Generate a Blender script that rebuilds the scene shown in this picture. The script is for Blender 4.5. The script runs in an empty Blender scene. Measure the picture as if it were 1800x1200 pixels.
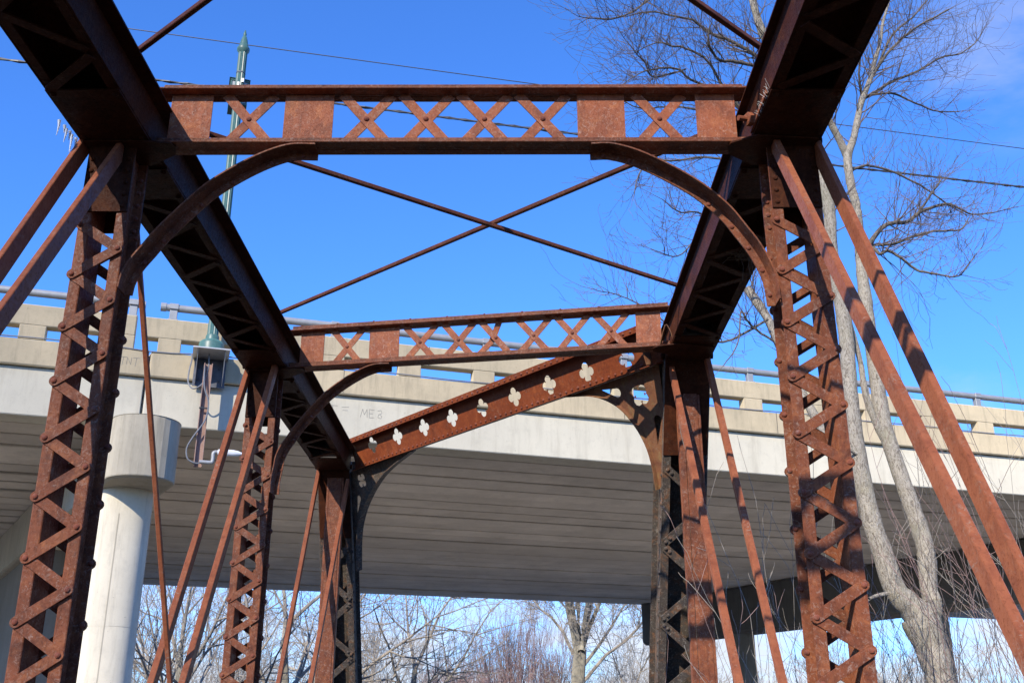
import bpy, bmesh, math, random
import numpy as np
from mathutils import Vector, Matrix
from mathutils.geometry import delaunay_2d_cdt

scene = bpy.context.scene
R = random.Random(7)
GZ = -1.6                                   # ground level; the camera stands at the origin of X and Y

# ------------------------------------------------------------------ camera
cam_d = bpy.data.cameras.new('camera')
cam_d.sensor_width = 36.0
cam_d.lens = 1865.0 / 1800.0 * 36.0
cam_d.clip_start = 0.1
cam_d.clip_end = 3000.0
cam = bpy.data.objects.new('camera', cam_d)
scene.collection.objects.link(cam)
cam.location = (0, 0, 1.65)
cam.rotation_euler = (math.radians(90) + math.atan(710 / 1865), 0, math.radians(0.15))
scene.camera = cam

# ------------------------------------------------------------------ sun, sky, exposure
SUN_EL, SUN_AZ = math.radians(30), math.radians(22)        # behind the camera, a little to the left
to_sun = Vector((-math.sin(SUN_AZ) * math.cos(SUN_EL), -math.cos(SUN_AZ) * math.cos(SUN_EL), math.sin(SUN_EL)))
sun_d = bpy.data.lights.new('sun', 'SUN')
sun_d.energy = 5.0
sun_d.angle = math.radians(0.5)
sun_d.color = (1.0, 0.905, 0.755)
sun = bpy.data.objects.new('sun', sun_d)
scene.collection.objects.link(sun)
sun.rotation_euler = (-to_sun).to_track_quat('-Z', 'Y').to_euler()

world = bpy.data.worlds.new('World')
scene.world = world
world.use_nodes = True
nt = world.node_tree
nt.nodes.clear()
N = nt.nodes.new
wout = N('ShaderNodeOutputWorld')
bg = N('ShaderNodeBackground'); bg.inputs['Strength'].default_value = 0.115
sky = N('ShaderNodeTexSky')
sky.sky_type = 'NISHITA'
sky.sun_disc = False
sky.sun_elevation = SUN_EL
sky.sun_rotation = math.atan2(to_sun.x, to_sun.y)
sky.altitude = 200; sky.air_density = 1.0; sky.dust_density = 0.25; sky.ozone_density = 2.2
tint = N('ShaderNodeMix'); tint.data_type = 'RGBA'; tint.blend_type = 'MULTIPLY'
tint.inputs['Factor'].default_value = 1.0
tint.inputs['B'].default_value = (0.62, 1.27, 2.35, 1)
nt.links.new(sky.outputs['Color'], tint.inputs['A'])
tc = N('ShaderNodeTexCoord')
def wnoise(scale, detail, stretch, offs=(0, 0, 0)):
    mp = N('ShaderNodeMapping'); mp.inputs['Scale'].default_value = stretch; mp.inputs['Location'].default_value = offs
    nz = N('ShaderNodeTexNoise'); nz.inputs['Scale'].default_value = scale; nz.inputs['Detail'].default_value = detail
    nz.inputs['Roughness'].default_value = 0.6
    nt.links.new(tc.outputs['Generated'], mp.inputs['Vector']); nt.links.new(mp.outputs['Vector'], nz.inputs['Vector'])
    return nz
def wramp(src, p0, p1, v1=1.0):
    mr = N('ShaderNodeMapRange'); mr.inputs['From Min'].default_value = p0; mr.inputs['From Max'].default_value = p1
    mr.inputs['To Max'].default_value = v1; mr.interpolation_type = 'SMOOTHSTEP'
    nt.links.new(src, mr.inputs['Value']); return mr.outputs['Result']
def wmath(op, a, b):
    m = N('ShaderNodeMath'); m.operation = op
    for i, x in enumerate((a, b)):
        if isinstance(x, (int, float)): m.inputs[i].default_value = x
        else: nt.links.new(x, m.inputs[i])
    return m.outputs[0]
sep = N('ShaderNodeSeparateXYZ'); nt.links.new(tc.outputs['Generated'], sep.inputs[0])
# low bank of fair-weather cloud towards the horizon, thin wisps overhead
low = wramp(wnoise(3.2, 8, (1, 1, 3.2), (0.3, 0.1, 0)).outputs[0], 0.375, 0.575, 0.92)
band = wmath('SUBTRACT', 1.0, wramp(sep.outputs['Z'], 0.08, 0.165))
wisp = wramp(wnoise(2.1, 9, (1.0, 1.6, 2.4), (1.42, 0.35, 0.2)).outputs[0], 0.58, 0.84, 0.42)
dotn = N('ShaderNodeVectorMath'); dotn.operation = 'DOT_PRODUCT'; dotn.inputs[1].default_value = Vector((0.405, 0.735, 0.55)).normalized()
nt.links.new(tc.outputs['Generated'], dotn.inputs[0])
near = wramp(dotn.outputs['Value'], 0.9935, 0.9998)
streaks = wramp(wnoise(5.0, 9, (0.7, 1.5, 2.6), (1.1, 0.2, 0.6)).outputs[0], 0.46, 0.76, 0.30)
wisp = wmath('MAXIMUM', wisp, wmath('MULTIPLY', near, streaks))
cloud = wmath('MAXIMUM', wmath('MULTIPLY', low, band), wisp)
cmix = N('ShaderNodeMix'); cmix.data_type = 'RGBA'
cmix.inputs['B'].default_value = (6.1, 6.25, 6.7, 1)
nt.links.new(cloud, cmix.inputs['Factor']); nt.links.new(tint.outputs['Result'], cmix.inputs['A'])
nt.links.new(cmix.outputs['Result'], bg.inputs['Color'])
nt.links.new(bg.outputs['Background'], wout.inputs['Surface'])

scene.view_settings.view_transform = 'Standard'
scene.view_settings.look = 'None'
scene.view_settings.gamma = 1.0
scene.view_settings.use_curve_mapping = False
scene.view_settings.exposure = 0.3

# ------------------------------------------------------------------ materials
def lin(r, g, b): return tuple((x / 255 / 12.92 if x <= 10 else ((x / 255 + 0.055) / 1.055) ** 2.4) for x in (r, g, b))
class NT:
    def __init__(s, name):
        s.m = bpy.data.materials.new(name); s.m.use_nodes = True
        s.t = s.m.node_tree; s.b = s.t.nodes['Principled BSDF']
        g = s.t.nodes.new('ShaderNodeNewGeometry'); s.pos = g.outputs['Position']; s.nrm = g.outputs['Normal']
    def n(s, typ, **kw):
        x = s.t.nodes.new(typ)
        for k, v in kw.items(): setattr(x, k, v)
        return x
    def link(s, a, b): s.t.links.new(a, b)
    def noise(s, scale, detail=4, rough=0.6, stretch=None, dist=0.0):
        x = s.n('ShaderNodeTexNoise'); x.inputs['Scale'].default_value = scale
        x.inputs['Detail'].default_value = detail; x.inputs['Roughness'].default_value = rough; x.inputs['Distortion'].default_value = dist
        if stretch:
            m = s.n('ShaderNodeMapping'); m.inputs['Scale'].default_value = stretch
            s.link(s.pos, m.inputs['Vector']); s.link(m.outputs[0], x.inputs['Vector'])
        else: s.link(s.pos, x.inputs['Vector'])
        return x.outputs['Fac']
    def ramp(s, src, a, b, v=1.0):
        x = s.n('ShaderNodeMapRange'); x.inputs['From Min'].default_value = a; x.inputs['From Max'].default_value = b
        x.inputs['To Max'].default_value = v; s.link(src, x.inputs['Value']); return x.outputs['Result']
    def mix(s, fac, a, b, mode='MIX'):
        x = s.n('ShaderNodeMix', data_type='RGBA', blend_type=mode)
        for i, v in (('Factor', fac), ('A', a), ('B', b)):
            if isinstance(v, (int, float)): x.inputs[i].default_value = v
            elif isinstance(v, tuple): x.inputs[i].default_value = (*v, 1)
            else: s.link(v, x.inputs[i])
        return x.outputs['Result']
    def mul(s, a, b):
        x = s.n('ShaderNodeMath', operation='MULTIPLY')
        for i, v in enumerate((a, b)):
            if isinstance(v, (int, float)): x.inputs[i].default_value = v
            else: s.link(v, x.inputs[i])
        return x.outputs[0]
    def finish(s, col, rough=0.8, bump=None, dist=0.004, strength=0.6, metallic=0.0, spec=None):
        if isinstance(col, tuple): s.b.inputs['Base Color'].default_value = (*col, 1)
        else: s.link(col, s.b.inputs['Base Color'])
        if isinstance(rough, (int, float)): s.b.inputs['Roughness'].default_value = rough
        else: s.link(rough, s.b.inputs['Roughness'])
        s.b.inputs['Metallic'].default_value = metallic
        if metallic == 0.0: s.b.inputs['Diffuse Roughness'].default_value = 1.0
        if spec is not None: s.b.inputs['Specular IOR Level'].default_value = spec
        if bump is not None:
            x = s.n('ShaderNodeBump'); x.inputs['Distance'].default_value = dist; x.inputs['Strength'].default_value = strength
            s.link(bump, x.inputs['Height']); s.link(x.outputs[0], s.b.inputs['Normal'])
        return s.m

def rust(name, a, b, c, speck, amt, fine=70.0, streak=(6, 6, 1.3), bump=0.8, spec=0.10):
    """a: main rust, b: darker brown patches, c: bright orange bloom, speck: remains of old paint (amt how much)"""
    m = NT(name)
    big = m.noise(2.1, 7, 0.68); mid = m.noise(9, 7, 0.72, dist=0.8); fi = m.noise(fine, 5, 0.75); st = m.noise(5, 6, 0.72, stretch=streak)
    col = m.mix(m.ramp(big, 0.40, 0.60), a, tuple(x * .62 + y * .38 for x, y in zip(a, b)))
    col = m.mix(m.ramp(mid, 0.50, 0.72, 0.9), col, c)
    col = m.mix(m.ramp(m.noise(5.5, 7, 0.75, dist=0.5), 0.50, 0.66, 0.85), col, b)
    col = m.mix(m.ramp(st, 0.50, 0.70, 0.7), col, b)
    col = m.mix(m.ramp(fi, 0.54, 0.72, 0.7), col, tuple(x * 0.4 for x in b))
    sp = m.mul(m.ramp(m.noise(30, 6, 0.8, dist=1.2), 0.53, 0.63), m.ramp(m.noise(2.7, 4, 0.6), 0.52 - amt, 0.72 - amt * 0.5))
    col = m.mix(m.mul(sp, 0.75), col, speck)
    return m.finish(col, m.ramp(fi, 0.2, 0.8, 0.95), fi, 0.004, bump, spec=spec)

M = {}
M['rust'] = rust('rusted_steel', (0.2327, 0.0721, 0.0328), (0.0866, 0.0295, 0.0190), (0.3626, 0.1311, 0.0529), (0.3355, 0.2239, 0.1746), 0.30)
M['rust_plate'] = rust('rusted_plate', (0.3867, 0.1174, 0.0507), (0.1899, 0.0594, 0.0319), (0.5345, 0.1979, 0.0755), (0.4923, 0.3100, 0.2242), 0.30, fine=95)
M['bar'] = rust('smooth_rust_bar', (0.2990, 0.0995, 0.0479), (0.1854, 0.0569, 0.0308), (0.3528, 0.1303, 0.0638), (0.2990, 0.2428, 0.1938), 0.06, fine=50, bump=0.25)
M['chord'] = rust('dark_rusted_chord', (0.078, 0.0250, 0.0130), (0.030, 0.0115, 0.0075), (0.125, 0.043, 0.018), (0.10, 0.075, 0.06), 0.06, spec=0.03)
M['peel'] = rust('peeling_dark_paint', (0.0900, 0.0744, 0.0624), (0.0480, 0.0384, 0.0360), (0.2760, 0.1200, 0.0528), (0.2880, 0.2580, 0.2220), 0.34, fine=85)
M['portal'] = rust('portal_rust', (0.2318, 0.0576, 0.0220), (0.1220, 0.0324, 0.0154), (0.3294, 0.0984, 0.0319), (0.2440, 0.1560, 0.1100), 0.05, streak=(9, 9, 0.8), bump=0.4)
M['olive'] = rust('rust_with_olive_stain', (0.2375, 0.1063, 0.0525), (0.1313, 0.0525, 0.0350), (0.2687, 0.1875, 0.0775), (0.2500, 0.2125, 0.1500), 0.16)
M['rod'] = rust('brown_rod', (0.135, 0.048, 0.027), (0.075, 0.028, 0.018), (0.20, 0.072, 0.035), (0.2, 0.15, 0.12), 0.05)
M['rivet'] = rust('rivet_rust', (0.2460, 0.0768, 0.0456), (0.1320, 0.0456, 0.0336), (0.3240, 0.1200, 0.0720), (0.3000, 0.2400, 0.2160), 0.1)

def concrete(name, base, dark, stain, fine=120.0, bump=0.5, streak=(3.0, 3.0, 0.35), stain_amt=0.5, rough=0.9, tone=0.0):
    m = NT(name)
    big = m.noise(0.5, 6, 0.65); mid = m.noise(5, 6, 0.7); fi = m.noise(fine, 4, 0.7); st = m.noise(1.6, 6, 0.75, stretch=streak)
    col = m.mix(m.ramp(big, 0.36, 0.68), base, dark)
    col = m.mix(m.ramp(st, 0.50, 0.76, stain_amt), col, stain)
    col = m.mix(m.ramp(mid, 0.52, 0.78, 0.35), col, tuple(x * 0.72 for x in dark))
    pit = m.ramp(m.noise(26, 3, 0.5), 0.70, 0.76)
    col = m.mix(m.mul(pit, 0.6), col, tuple(x * 0.4 for x in dark))
    col = m.mix(m.ramp(fi, 0.55, 0.8, 0.3), col, tuple(x * 0.6 for x in dark))
    if tone:
        oi = m.n('ShaderNodeObjectInfo'); col = m.mix(m.ramp(oi.outputs['Random'], 0.0, 1.0, tone), col, stain)
    return m.finish(col, rough, fi, 0.006, bump)
M['parapet'] = concrete('weathered_tan_concrete', (0.6080, 0.5130, 0.3479), (0.4560, 0.3870, 0.2627), (0.3116, 0.2625, 0.1775), fine=55, stain_amt=0.7)
M['girder'] = concrete('pale_painted_concrete', (0.6440, 0.6048, 0.4964), (0.5712, 0.5354, 0.4384), (0.4144, 0.3752, 0.2901), fine=40, bump=0.2, stain_amt=0.62, streak=(2.2, 2.2, 0.22))
M['beam'] = concrete('board_grey_concrete', (0.8250, 0.7500, 0.6466), (0.6250, 0.5687, 0.4880), (0.4125, 0.3687, 0.3111), fine=30, streak=(0.35, 0.35, 2.0), stain_amt=0.6, bump=0.25, tone=0.45)
M['pier'] = concrete('pier_concrete', (0.7276, 0.6683, 0.5395), (0.6120, 0.5603, 0.4485), (0.4624, 0.4118, 0.3185), fine=60, stain_amt=0.8)
M['cap'] = concrete('pier_cap_concrete', (0.5040, 0.4543, 0.3528), (0.3960, 0.3540, 0.2744), (0.2760, 0.2419, 0.1792), fine=60, stain_amt=0.85)
M['cap_shade'] = concrete('shade_toned_cap', (0.17, 0.155, 0.13), (0.12, 0.108, 0.092), (0.075, 0.068, 0.06), fine=60, stain_amt=0.7)  # cap concrete taken darker: shade under the deck put into the colour
M['pier_shade'] = concrete('shade_toned_pier', (0.27, 0.255, 0.225), (0.20, 0.19, 0.165), (0.135, 0.125, 0.11), fine=60, stain_amt=0.6)  # pier concrete darkened to paint in the deck's shade on wall and back columns
M['asphalt'] = concrete('asphalt', (0.05, 0.05, 0.05), (0.04, 0.04, 0.04), (0.06, 0.06, 0.058))

def plain(name, col, rough=0.5, metallic=0.0, var=0.25, scale=14.0, spec=None):
    m = NT(name); nz = m.noise(scale, 5, 0.65)
    c = m.mix(m.ramp(nz, 0.35, 0.7), col, tuple(x * (1 - var) for x in col))
    return m.finish(c, rough, None, metallic=metallic, spec=spec)
M['green'] = plain('weathered_green_paint', (0.1063, 0.2313, 0.2000), 0.42, var=0.3, scale=9)
M['galv'] = plain('galvanised_steel', (0.50, 0.50, 0.50), 0.5, 0.25, 0.2, 10)
M['railpaint'] = plain('grey_painted_pipe', (0.31, 0.315, 0.32), 0.45, 0.1, 0.2, 6)
M['plate_dark'] = plain('blue_grey_steel', (0.105, 0.115, 0.145), 0.6, 0.1, 0.4, 7)
M['cable'] = plain('black_cable', (0.03, 0.03, 0.032), 0.55)
M['cable_grey'] = plain('grey_conduit', (0.21, 0.22, 0.24), 0.5)
M['strand'] = plain('wire_strand', (0.10, 0.098, 0.095), 0.5, 0.4)
M['mast'] = rust('pinkish_rusted_channel', (0.4320, 0.2940, 0.2400), (0.3240, 0.1980, 0.1560), (0.4560, 0.2520, 0.1800), (0.5040, 0.4560, 0.4080), 0.3)
M['white'] = plain('white_housing', (0.72, 0.73, 0.75), 0.4, var=0.08)
M['pane'] = plain('lantern_pane', (0.62, 0.63, 0.62), 0.3, var=0.1)
M['black'] = plain('black_panel', (0.018, 0.018, 0.022), 0.35)
M['pencil'] = plain('pencil_scrawl', (0.30, 0.285, 0.255), 0.9)
mi = NT('ice'); M['ice'] = mi.finish((0.75, 0.80, 0.86), 0.15); mi.b.inputs['Transmission Weight'].default_value = 0.5
M['straw'] = plain('dry_grass_stems', (0.17, 0.115, 0.07), 0.9, var=0.5, scale=40)
M['thread'] = plain('pale_thread', (0.6, 0.58, 0.55), 0.8)
def bark(name, a, b, moss, sc=9.0, stretch=(3.4, 3.4, 0.75)):
    m = NT(name)
    fur = m.noise(sc, 8, 0.8, stretch=stretch, dist=1.6); mid = m.noise(3, 5, 0.6); fi = m.noise(60, 4, 0.7)
    col = m.mix(m.ramp(fur, 0.40, 0.54), b, a)
    col = m.mix(m.ramp(mid, 0.52, 0.74, 0.55), col, moss)
    col = m.mix(m.ramp(fi, 0.58, 0.8, 0.5), col, tuple(x * 0.5 for x in b))
    return m.finish(col, 0.95, fur, 0.05, 1.0, spec=0.1)
M['bark'] = bark('pale_furrowed_bark', (0.53, 0.475, 0.39), (0.19, 0.16, 0.125), (0.40, 0.37, 0.25), 12.0, (2.8, 2.8, 1.0))
M['limb'] = bark('brown_grey_limb_bark', (0.27, 0.225, 0.18), (0.12, 0.10, 0.085), (0.22, 0.20, 0.15), 14.0)
M['twig'] = plain('grey_brown_twigs', (0.21, 0.165, 0.145), 0.9, var=0.45, scale=3)
M['twig_red'] = plain('reddish_twigs', (0.37, 0.245, 0.215), 0.9, var=0.4, scale=2)
M['twig_pale'] = plain('pale_grey_twigs', (0.42, 0.37, 0.305), 0.9, var=0.45, scale=2)
M['bark_far'] = plain('pale_far_bark', (0.36, 0.33, 0.26), 0.95, var=0.45, scale=3)
M['willow'] = plain('yellowish_twigs', (0.33, 0.27, 0.12), 0.9, var=0.4, scale=2)
M['conifer'] = plain('dull_green_foliage', (0.085, 0.10, 0.06), 0.95, var=0.5, scale=2)
mg = NT('winter_ground')
gc = mg.mix(mg.ramp(mg.noise(0.5, 8, 0.7), 0.35, 0.65), (0.125, 0.10, 0.068), (0.085, 0.07, 0.046))
M['ground'] = mg.finish(mg.mix(mg.ramp(mg.noise(9, 6, 0.7), 0.5, 0.75, 0.7), gc, (0.06, 0.052, 0.036)), 0.95, mg.noise(14, 6, 0.7), 0.05, 0.8)

mv = NT('pale_bounce_sheet'); M['bounce_pale'] = mv.finish(mv.mix(mv.ramp(mv.noise(0.8, 7, 0.7), 0.35, 0.7), (0.56, 0.515, 0.45), (0.40, 0.365, 0.315)), 0.95, mv.noise(25, 5, 0.7), 0.03, 0.8)  # pale surface for the added bounce sheet below the overpass
mw = NT('dark_bounce_damper'); M['bounce_damper'] = mw.finish((0.022, 0.021, 0.015), 0.35, mw.noise(1.6, 4, 0.6), 0.05, 0.5, spec=0.12)  # near-black, barely reflecting surface for the added sheet below the truss

# ------------------------------------------------------------------ mesh helpers
class MB:
    def __init__(s): s.v = []; s.f = []
    def poly(s, pts, faces):
        k = len(s.v); s.v += [tuple(p) for p in pts]; s.f += [tuple(i + k for i in f) for f in faces]; return s
    def obox(s, c, ax, ay, az, hx, hy, hz):
        c = Vector(c); ax = Vector(ax) * hx; ay = Vector(ay) * hy; az = Vector(az) * hz
        p = [c + ax * i + ay * j + az * k for k in (-1, 1) for j in (-1, 1) for i in (-1, 1)]
        return s.poly(p, [(0, 2, 3, 1), (4, 5, 7, 6), (0, 1, 5, 4), (2, 6, 7, 3), (0, 4, 6, 2), (1, 3, 7, 5)])
    def box(s, x0, x1, y0, y1, z0, z1):
        return s.obox(((x0 + x1) / 2, (y0 + y1) / 2, (z0 + z1) / 2), (1, 0, 0), (0, 1, 0), (0, 0, 1), (x1 - x0) / 2, (y1 - y0) / 2, (z1 - z0) / 2)
    def bar(s, a, b, side, w, t):
        """flat bar from a to b; w its width along `side`, t its thickness across"""
        a = Vector(a); b = Vector(b); d = b - a; L = d.length; d.normalize()
        sd = Vector(side); sd = (sd - d * sd.dot(d)).normalized(); nn = d.cross(sd)
        return s.obox((a + b) / 2, d, sd, nn, L / 2, w / 2, t / 2)
    def prism(s, pts, o, ax, ay, an, t0, t1):
        """2D outline extruded along an from t0 to t1 (convex or simple outline, ngon caps)"""
        o = Vector(o); ax = Vector(ax); ay = Vector(ay); an = Vector(an); n = len(pts)
        P = [o + ax * x + ay * y + an * t for t in (t0, t1) for x, y in pts]
        return s.poly(P, [tuple(range(n))[::-1], tuple(range(n, 2 * n))] + [(i, (i + 1) % n, n + (i + 1) % n, n + i) for i in range(n)])
    def holed(s, outer, holes, o, ax, ay, an, t0, t1):
        loops = [outer] + holes; vs = []; es = []
        for lp in loops:
            k = len(vs); vs += [Vector(p) for p in lp]; es += [(k + i, k + (i + 1) % len(lp)) for i in range(len(lp))]
        V, E_, F, *_ = delaunay_2d_cdt(vs, es, [], 1, 1e-6)
        def inside(p, lp):
            c = False; j = len(lp) - 1
            for i in range(len(lp)):
                if (lp[i][1] > p[1]) != (lp[j][1] > p[1]) and p[0] < (lp[j][0] - lp[i][0]) * (p[1] - lp[i][1]) / (lp[j][1] - lp[i][1]) + lp[i][0]: c = not c
                j = i
            return c
        F2 = []
        for f in F:
            cx = sum(V[i].x for i in f) / len(f); cy = sum(V[i].y for i in f) / len(f)
            if inside((cx, cy), outer) and not any(inside((cx, cy), h) for h in holes): F2.append(tuple(f))
        o = Vector(o); ax = Vector(ax); ay = Vector(ay); an = Vector(an); n = len(V)
        P = [o + ax * p.x + ay * p.y + an * t for t in (t0, t1) for p in V]
        edge = {}
        for f in F2:
            for i in range(len(f)): edge[(f[i], f[(i + 1) % len(f)])] = 1
        side = [(a, b, n + b, n + a) for (a, b) in edge if (b, a) not in edge]
        return s.poly(P, [f[::-1] for f in F2] + [tuple(i + n for i in f) for f in F2] + side)
    def tube(s, pts, rads, n=8, cap=True):
        pts = [Vector(p) for p in pts]; k = len(s.v); m = len(pts)
        if isinstance(rads, (int, float)): rads = [rads] * m
        up = None
        for i, p in enumerate(pts):
            d = (pts[min(i + 1, m - 1)] - pts[max(i - 1, 0)]).normalized()
            if up is None:
                up = Vector((0, 0, 1)) if abs(d.z) < 0.9 else Vector((1, 0, 0))
            x = (up - d * up.dot(d)).normalized(); y = d.cross(x); up = x
            for j in range(n):
                a = 2 * math.pi * j / n
                s.v.append(tuple(p + (x * math.cos(a) + y * math.sin(a)) * rads[i]))
        for i in range(m - 1):
            for j in range(n):
                a = k + i * n + j; b = k + i * n + (j + 1) % n
                s.f.append((a, b, b + n, a + n))
        if cap:
            s.f.append(tuple(k + j for j in range(n))[::-1]); s.f.append(tuple(k + (m - 1) * n + j for j in range(n)))
        return s
    def lathe(s, prof, o, n=20, ax=(0, 0, 1)):
        ax = Vector(ax); o = Vector(o)
        return s.tube([o + ax * h for r, h in prof], [r for r, h in prof], n) if False else s._lathe(prof, o, n, ax)
    def _lathe(s, prof, o, n, ax):
        x = Vector((1, 0, 0)) if abs(ax.x) < 0.9 else Vector((0, 1, 0)); x = (x - ax * x.dot(ax)).normalized(); y = ax.cross(x)
        k = len(s.v); m = len(prof)
        for r, h in prof:
            for j in range(n):
                a = 2 * math.pi * j / n; s.v.append(tuple(o + ax * h + (x * math.cos(a) + y * math.sin(a)) * r))
        for i in range(m - 1):
            for j in range(n):
                a = k + i * n + j; b = k + i * n + (j + 1) % n; s.f.append((a, b, b + n, a + n))
        s.f.append(tuple(k + j for j in range(n))[::-1]); s.f.append(tuple(k + (m - 1) * n + j for j in range(n)))
        return s
    def dome(s, c, nrm, r, n=9):
        nrm = Vector(nrm).normalized()
        return s._lathe([(r, -0.004), (r * 0.98, r * 0.22), (r * 0.74, r * 0.58), (r * 0.3, r * 0.78)], Vector(c), n, nrm)
    def mesh(s, name):
        me = bpy.data.meshes.new(name); me.from_pydata(s.v, [], s.f); me.update(); return me

def new(name, mb, mat, parent=None, bevel=0.0, smooth=False, label=None, cat=None, group=None, kind=None, angle=None):
    me = mb.mesh(name) if isinstance(mb, MB) else mb
    if not me.materials: me.materials.append(M[mat] if isinstance(mat, str) else mat)
    if smooth:
        me.polygons.foreach_set('use_smooth', [True] * len(me.polygons)); me.set_sharp_from_angle(angle=math.radians(40))
    o = bpy.data.objects.new(name, me); scene.collection.objects.link(o)
    if parent: o.parent = parent; o.matrix_parent_inverse = parent_inv(parent)
    if bevel:
        b = o.modifiers.new('edge_wear', 'BEVEL'); b.width = bevel; b.segments = 1; b.limit_method = 'ANGLE'
    tag(o, label, cat, group, kind)
    return o
def world_t(q):
    t = Vector(q.location)
    return t if not q.parent else world_t(q.parent) + q.matrix_parent_inverse.translation + t
def parent_inv(p): return Matrix.Translation(-world_t(p))
def tag(o, label=None, cat=None, group=None, kind=None):
    if label: o['label'] = label
    if cat: o['category'] = cat
    if group: o['group'] = group
    if kind: o['kind'] = kind
def thing(name, loc, label, cat, group=None):
    o = bpy.data.objects.new(name, None); scene.collection.objects.link(o); o.location = loc
    o.empty_display_size = 0.2; tag(o, label, cat, group); return o

_rivet = {}
def rivet(parent, c, nrm, r=0.024, mat='rivet'):
    """one rivet head; heads facing the same way share a mesh"""
    nrm = Vector(nrm).normalized(); key = (tuple(round(x, 2) for x in nrm), r, mat)
    if key not in _rivet:
        me = MB().dome((0, 0, 0), nrm, r).mesh('rivet'); me.materials.append(M[mat])
        me.polygons.foreach_set('use_smooth', [True] * len(me.polygons)); _rivet[key] = me
    o = bpy.data.objects.new('rivet', _rivet[key]); scene.collection.objects.link(o)
    o.parent = parent; o.matrix_parent_inverse = parent_inv(parent); o.location = c
    return o

# ================================================================== GROUND
def H_(a, c): return (-10.913 + .95377 * a - .30054 * c, 21.0 + .30054 * a + .95377 * c, GZ + .006)
gm = MB().poly([(-1500, -600, GZ), (1500, -600, GZ), (1500, 2200, GZ), (-1500, 2200, GZ)], [(0, 1, 2, 3)])
new('ground', gm, 'ground', kind='structure')
wm = MB().poly([(-90, -60, GZ + .004), (70, -60, GZ + .004), (90, 19.5, GZ + .004), (-60, 15.0, GZ + .004)], [(0, 1, 2, 3)])
new('bounce_damper', wm, 'bounce_damper', kind='structure')  # unseen dark sheet, added to keep bounce light off the truss undersides
new('soffit_bounce_sheet', MB().poly([H_(a, c) for a, c in ((-45, 1), (70, 1), (70, 34), (-45, 34))], [(0, 1, 2, 3)]), 'bounce_pale', kind='structure')  # unseen pale sheet, added to bounce light up onto the soffit

# ================================================================== HIGHWAY OVERPASS
P0 = Vector((-10.913, 21.0, 0)); U = Vector((0.95377, 0.30054, 0)); A = Vector((-0.30054, 0.95377, 0)); ZZ = Vector((0, 0, 1))
W = Vector((-0.5300, 0.8480, 0))                       # direction of the skewed piers
def H(al, ac, z): return P0 + U * al + A * ac + ZZ * z
SK = -0.235                                             # shift along the road per metre across it (skew)
def hbox(mb, a0, a1, c0, c1, z0, z1, skew=True):
    k = SK if skew else 0
    P = [H(a + k * c, c, z) for z in (z0, z1) for c in (c0, c1) for a in (a0, a1)]
    return mb.poly(P, [(0, 2, 3, 1), (4, 5, 7, 6), (0, 1, 5, 4), (2, 6, 7, 3), (0, 4, 6, 2), (1, 3, 7, 5)])
road = thing('highway_overpass', H(3, 13, GZ), 'long concrete road overpass on round columns crossing behind the rusty bridge', 'overpass')
ZU, ZT, ZC, ZO, ZP = 8.13, 9.19, 9.78, 10.11, 10.585    # underside, girder top, kerb top, opening top, parapet top
AJ = 3.03                                               # expansion joint over the first pier
DW = 26.0
# box beams side by side; uneven by a few millimetres, as cast
rb = random.Random(5)
for s0, s1 in ((-34.0, AJ - 0.03), (AJ + 0.03, 33.1), (33.16, 62.0)):
    c = 0.12; k = 0
    while c < DW - 0.3:
        wd = 1.0 if k else 0.72
        gap = 0.05 + rb.random() * 0.05
        if s0 < 0 and c > 4.5: gap = 0.20
        dz = 0 if k == 0 else rb.uniform(-0.03, 0.03)
        mb = hbox(MB(), s0, s1, c, c + wd - gap, ZU + dz, ZT)
        new('box_beam', mb, 'girder' if k == 0 else 'beam', road, bevel=0.02,
            label='pale painted outer box beam facing the camera' if k == 0 and s0 == AJ + 0.03 else None)
        c += wd; k += 1
mb = hbox(MB(), -34, 62, 0.1, DW, ZT + 0.004, ZT + 0.30); new('road_deck', mb, 'asphalt', road)
mb = MB()
for a0, a1 in ((-34.0, AJ - 0.02), (AJ + 0.03, 62.0)):
    mb = hbox(MB(), a0, a1, 0.0, 0.75, ZT + 0.004, ZC); new('kerb_beam', mb, 'parapet', road, bevel=0.025)
new('kerb_beam', hbox(MB(), -34, 62, DW - 0.6, DW, ZT + 0.31, ZC), 'parapet', road)
# parapet: short posts on the kerb beam and a deep beam over the openings
def parapet(a0, a1, lefts, wide):
    top = MB(); hbox(top, a0, a1, 0.03, 0.33, ZO, ZP, False)
    o = new('parapet', top, 'parapet', road, bevel=0.02)
    edges = [a0] + [x for l in lefts for x in (l, l + wide)] + [a1]
    for i in range(0, len(edges), 2):
        if edges[i + 1] - edges[i] > 0.06:
            new('parapet_post', hbox(MB(), edges[i], edges[i + 1], 0.032, 0.328, ZC + 0.002, ZO + 0.002, False), 'parapet', o, bevel=0.012)
    return o
parapet(-34.0, 2.66, [0.85 - 1.825 * i for i in range(18, -1, -1)], 1.29)
def parapet2():
    o = new('parapet', hbox(MB(), 2.81, 62.0, 0.03, 0.33, ZO, ZP, False), 'parapet', road, bevel=0.02)
    x = 3.16
    for i in range(32):
        l = 3.65 + 1.825 * i
        new('parapet_post', hbox(MB(), x, l, 0.032, 0.328, ZC + 0.002, ZO + 0.002, False), 'parapet', o, bevel=0.012)
        x = l + 1.29
parapet2()
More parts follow.
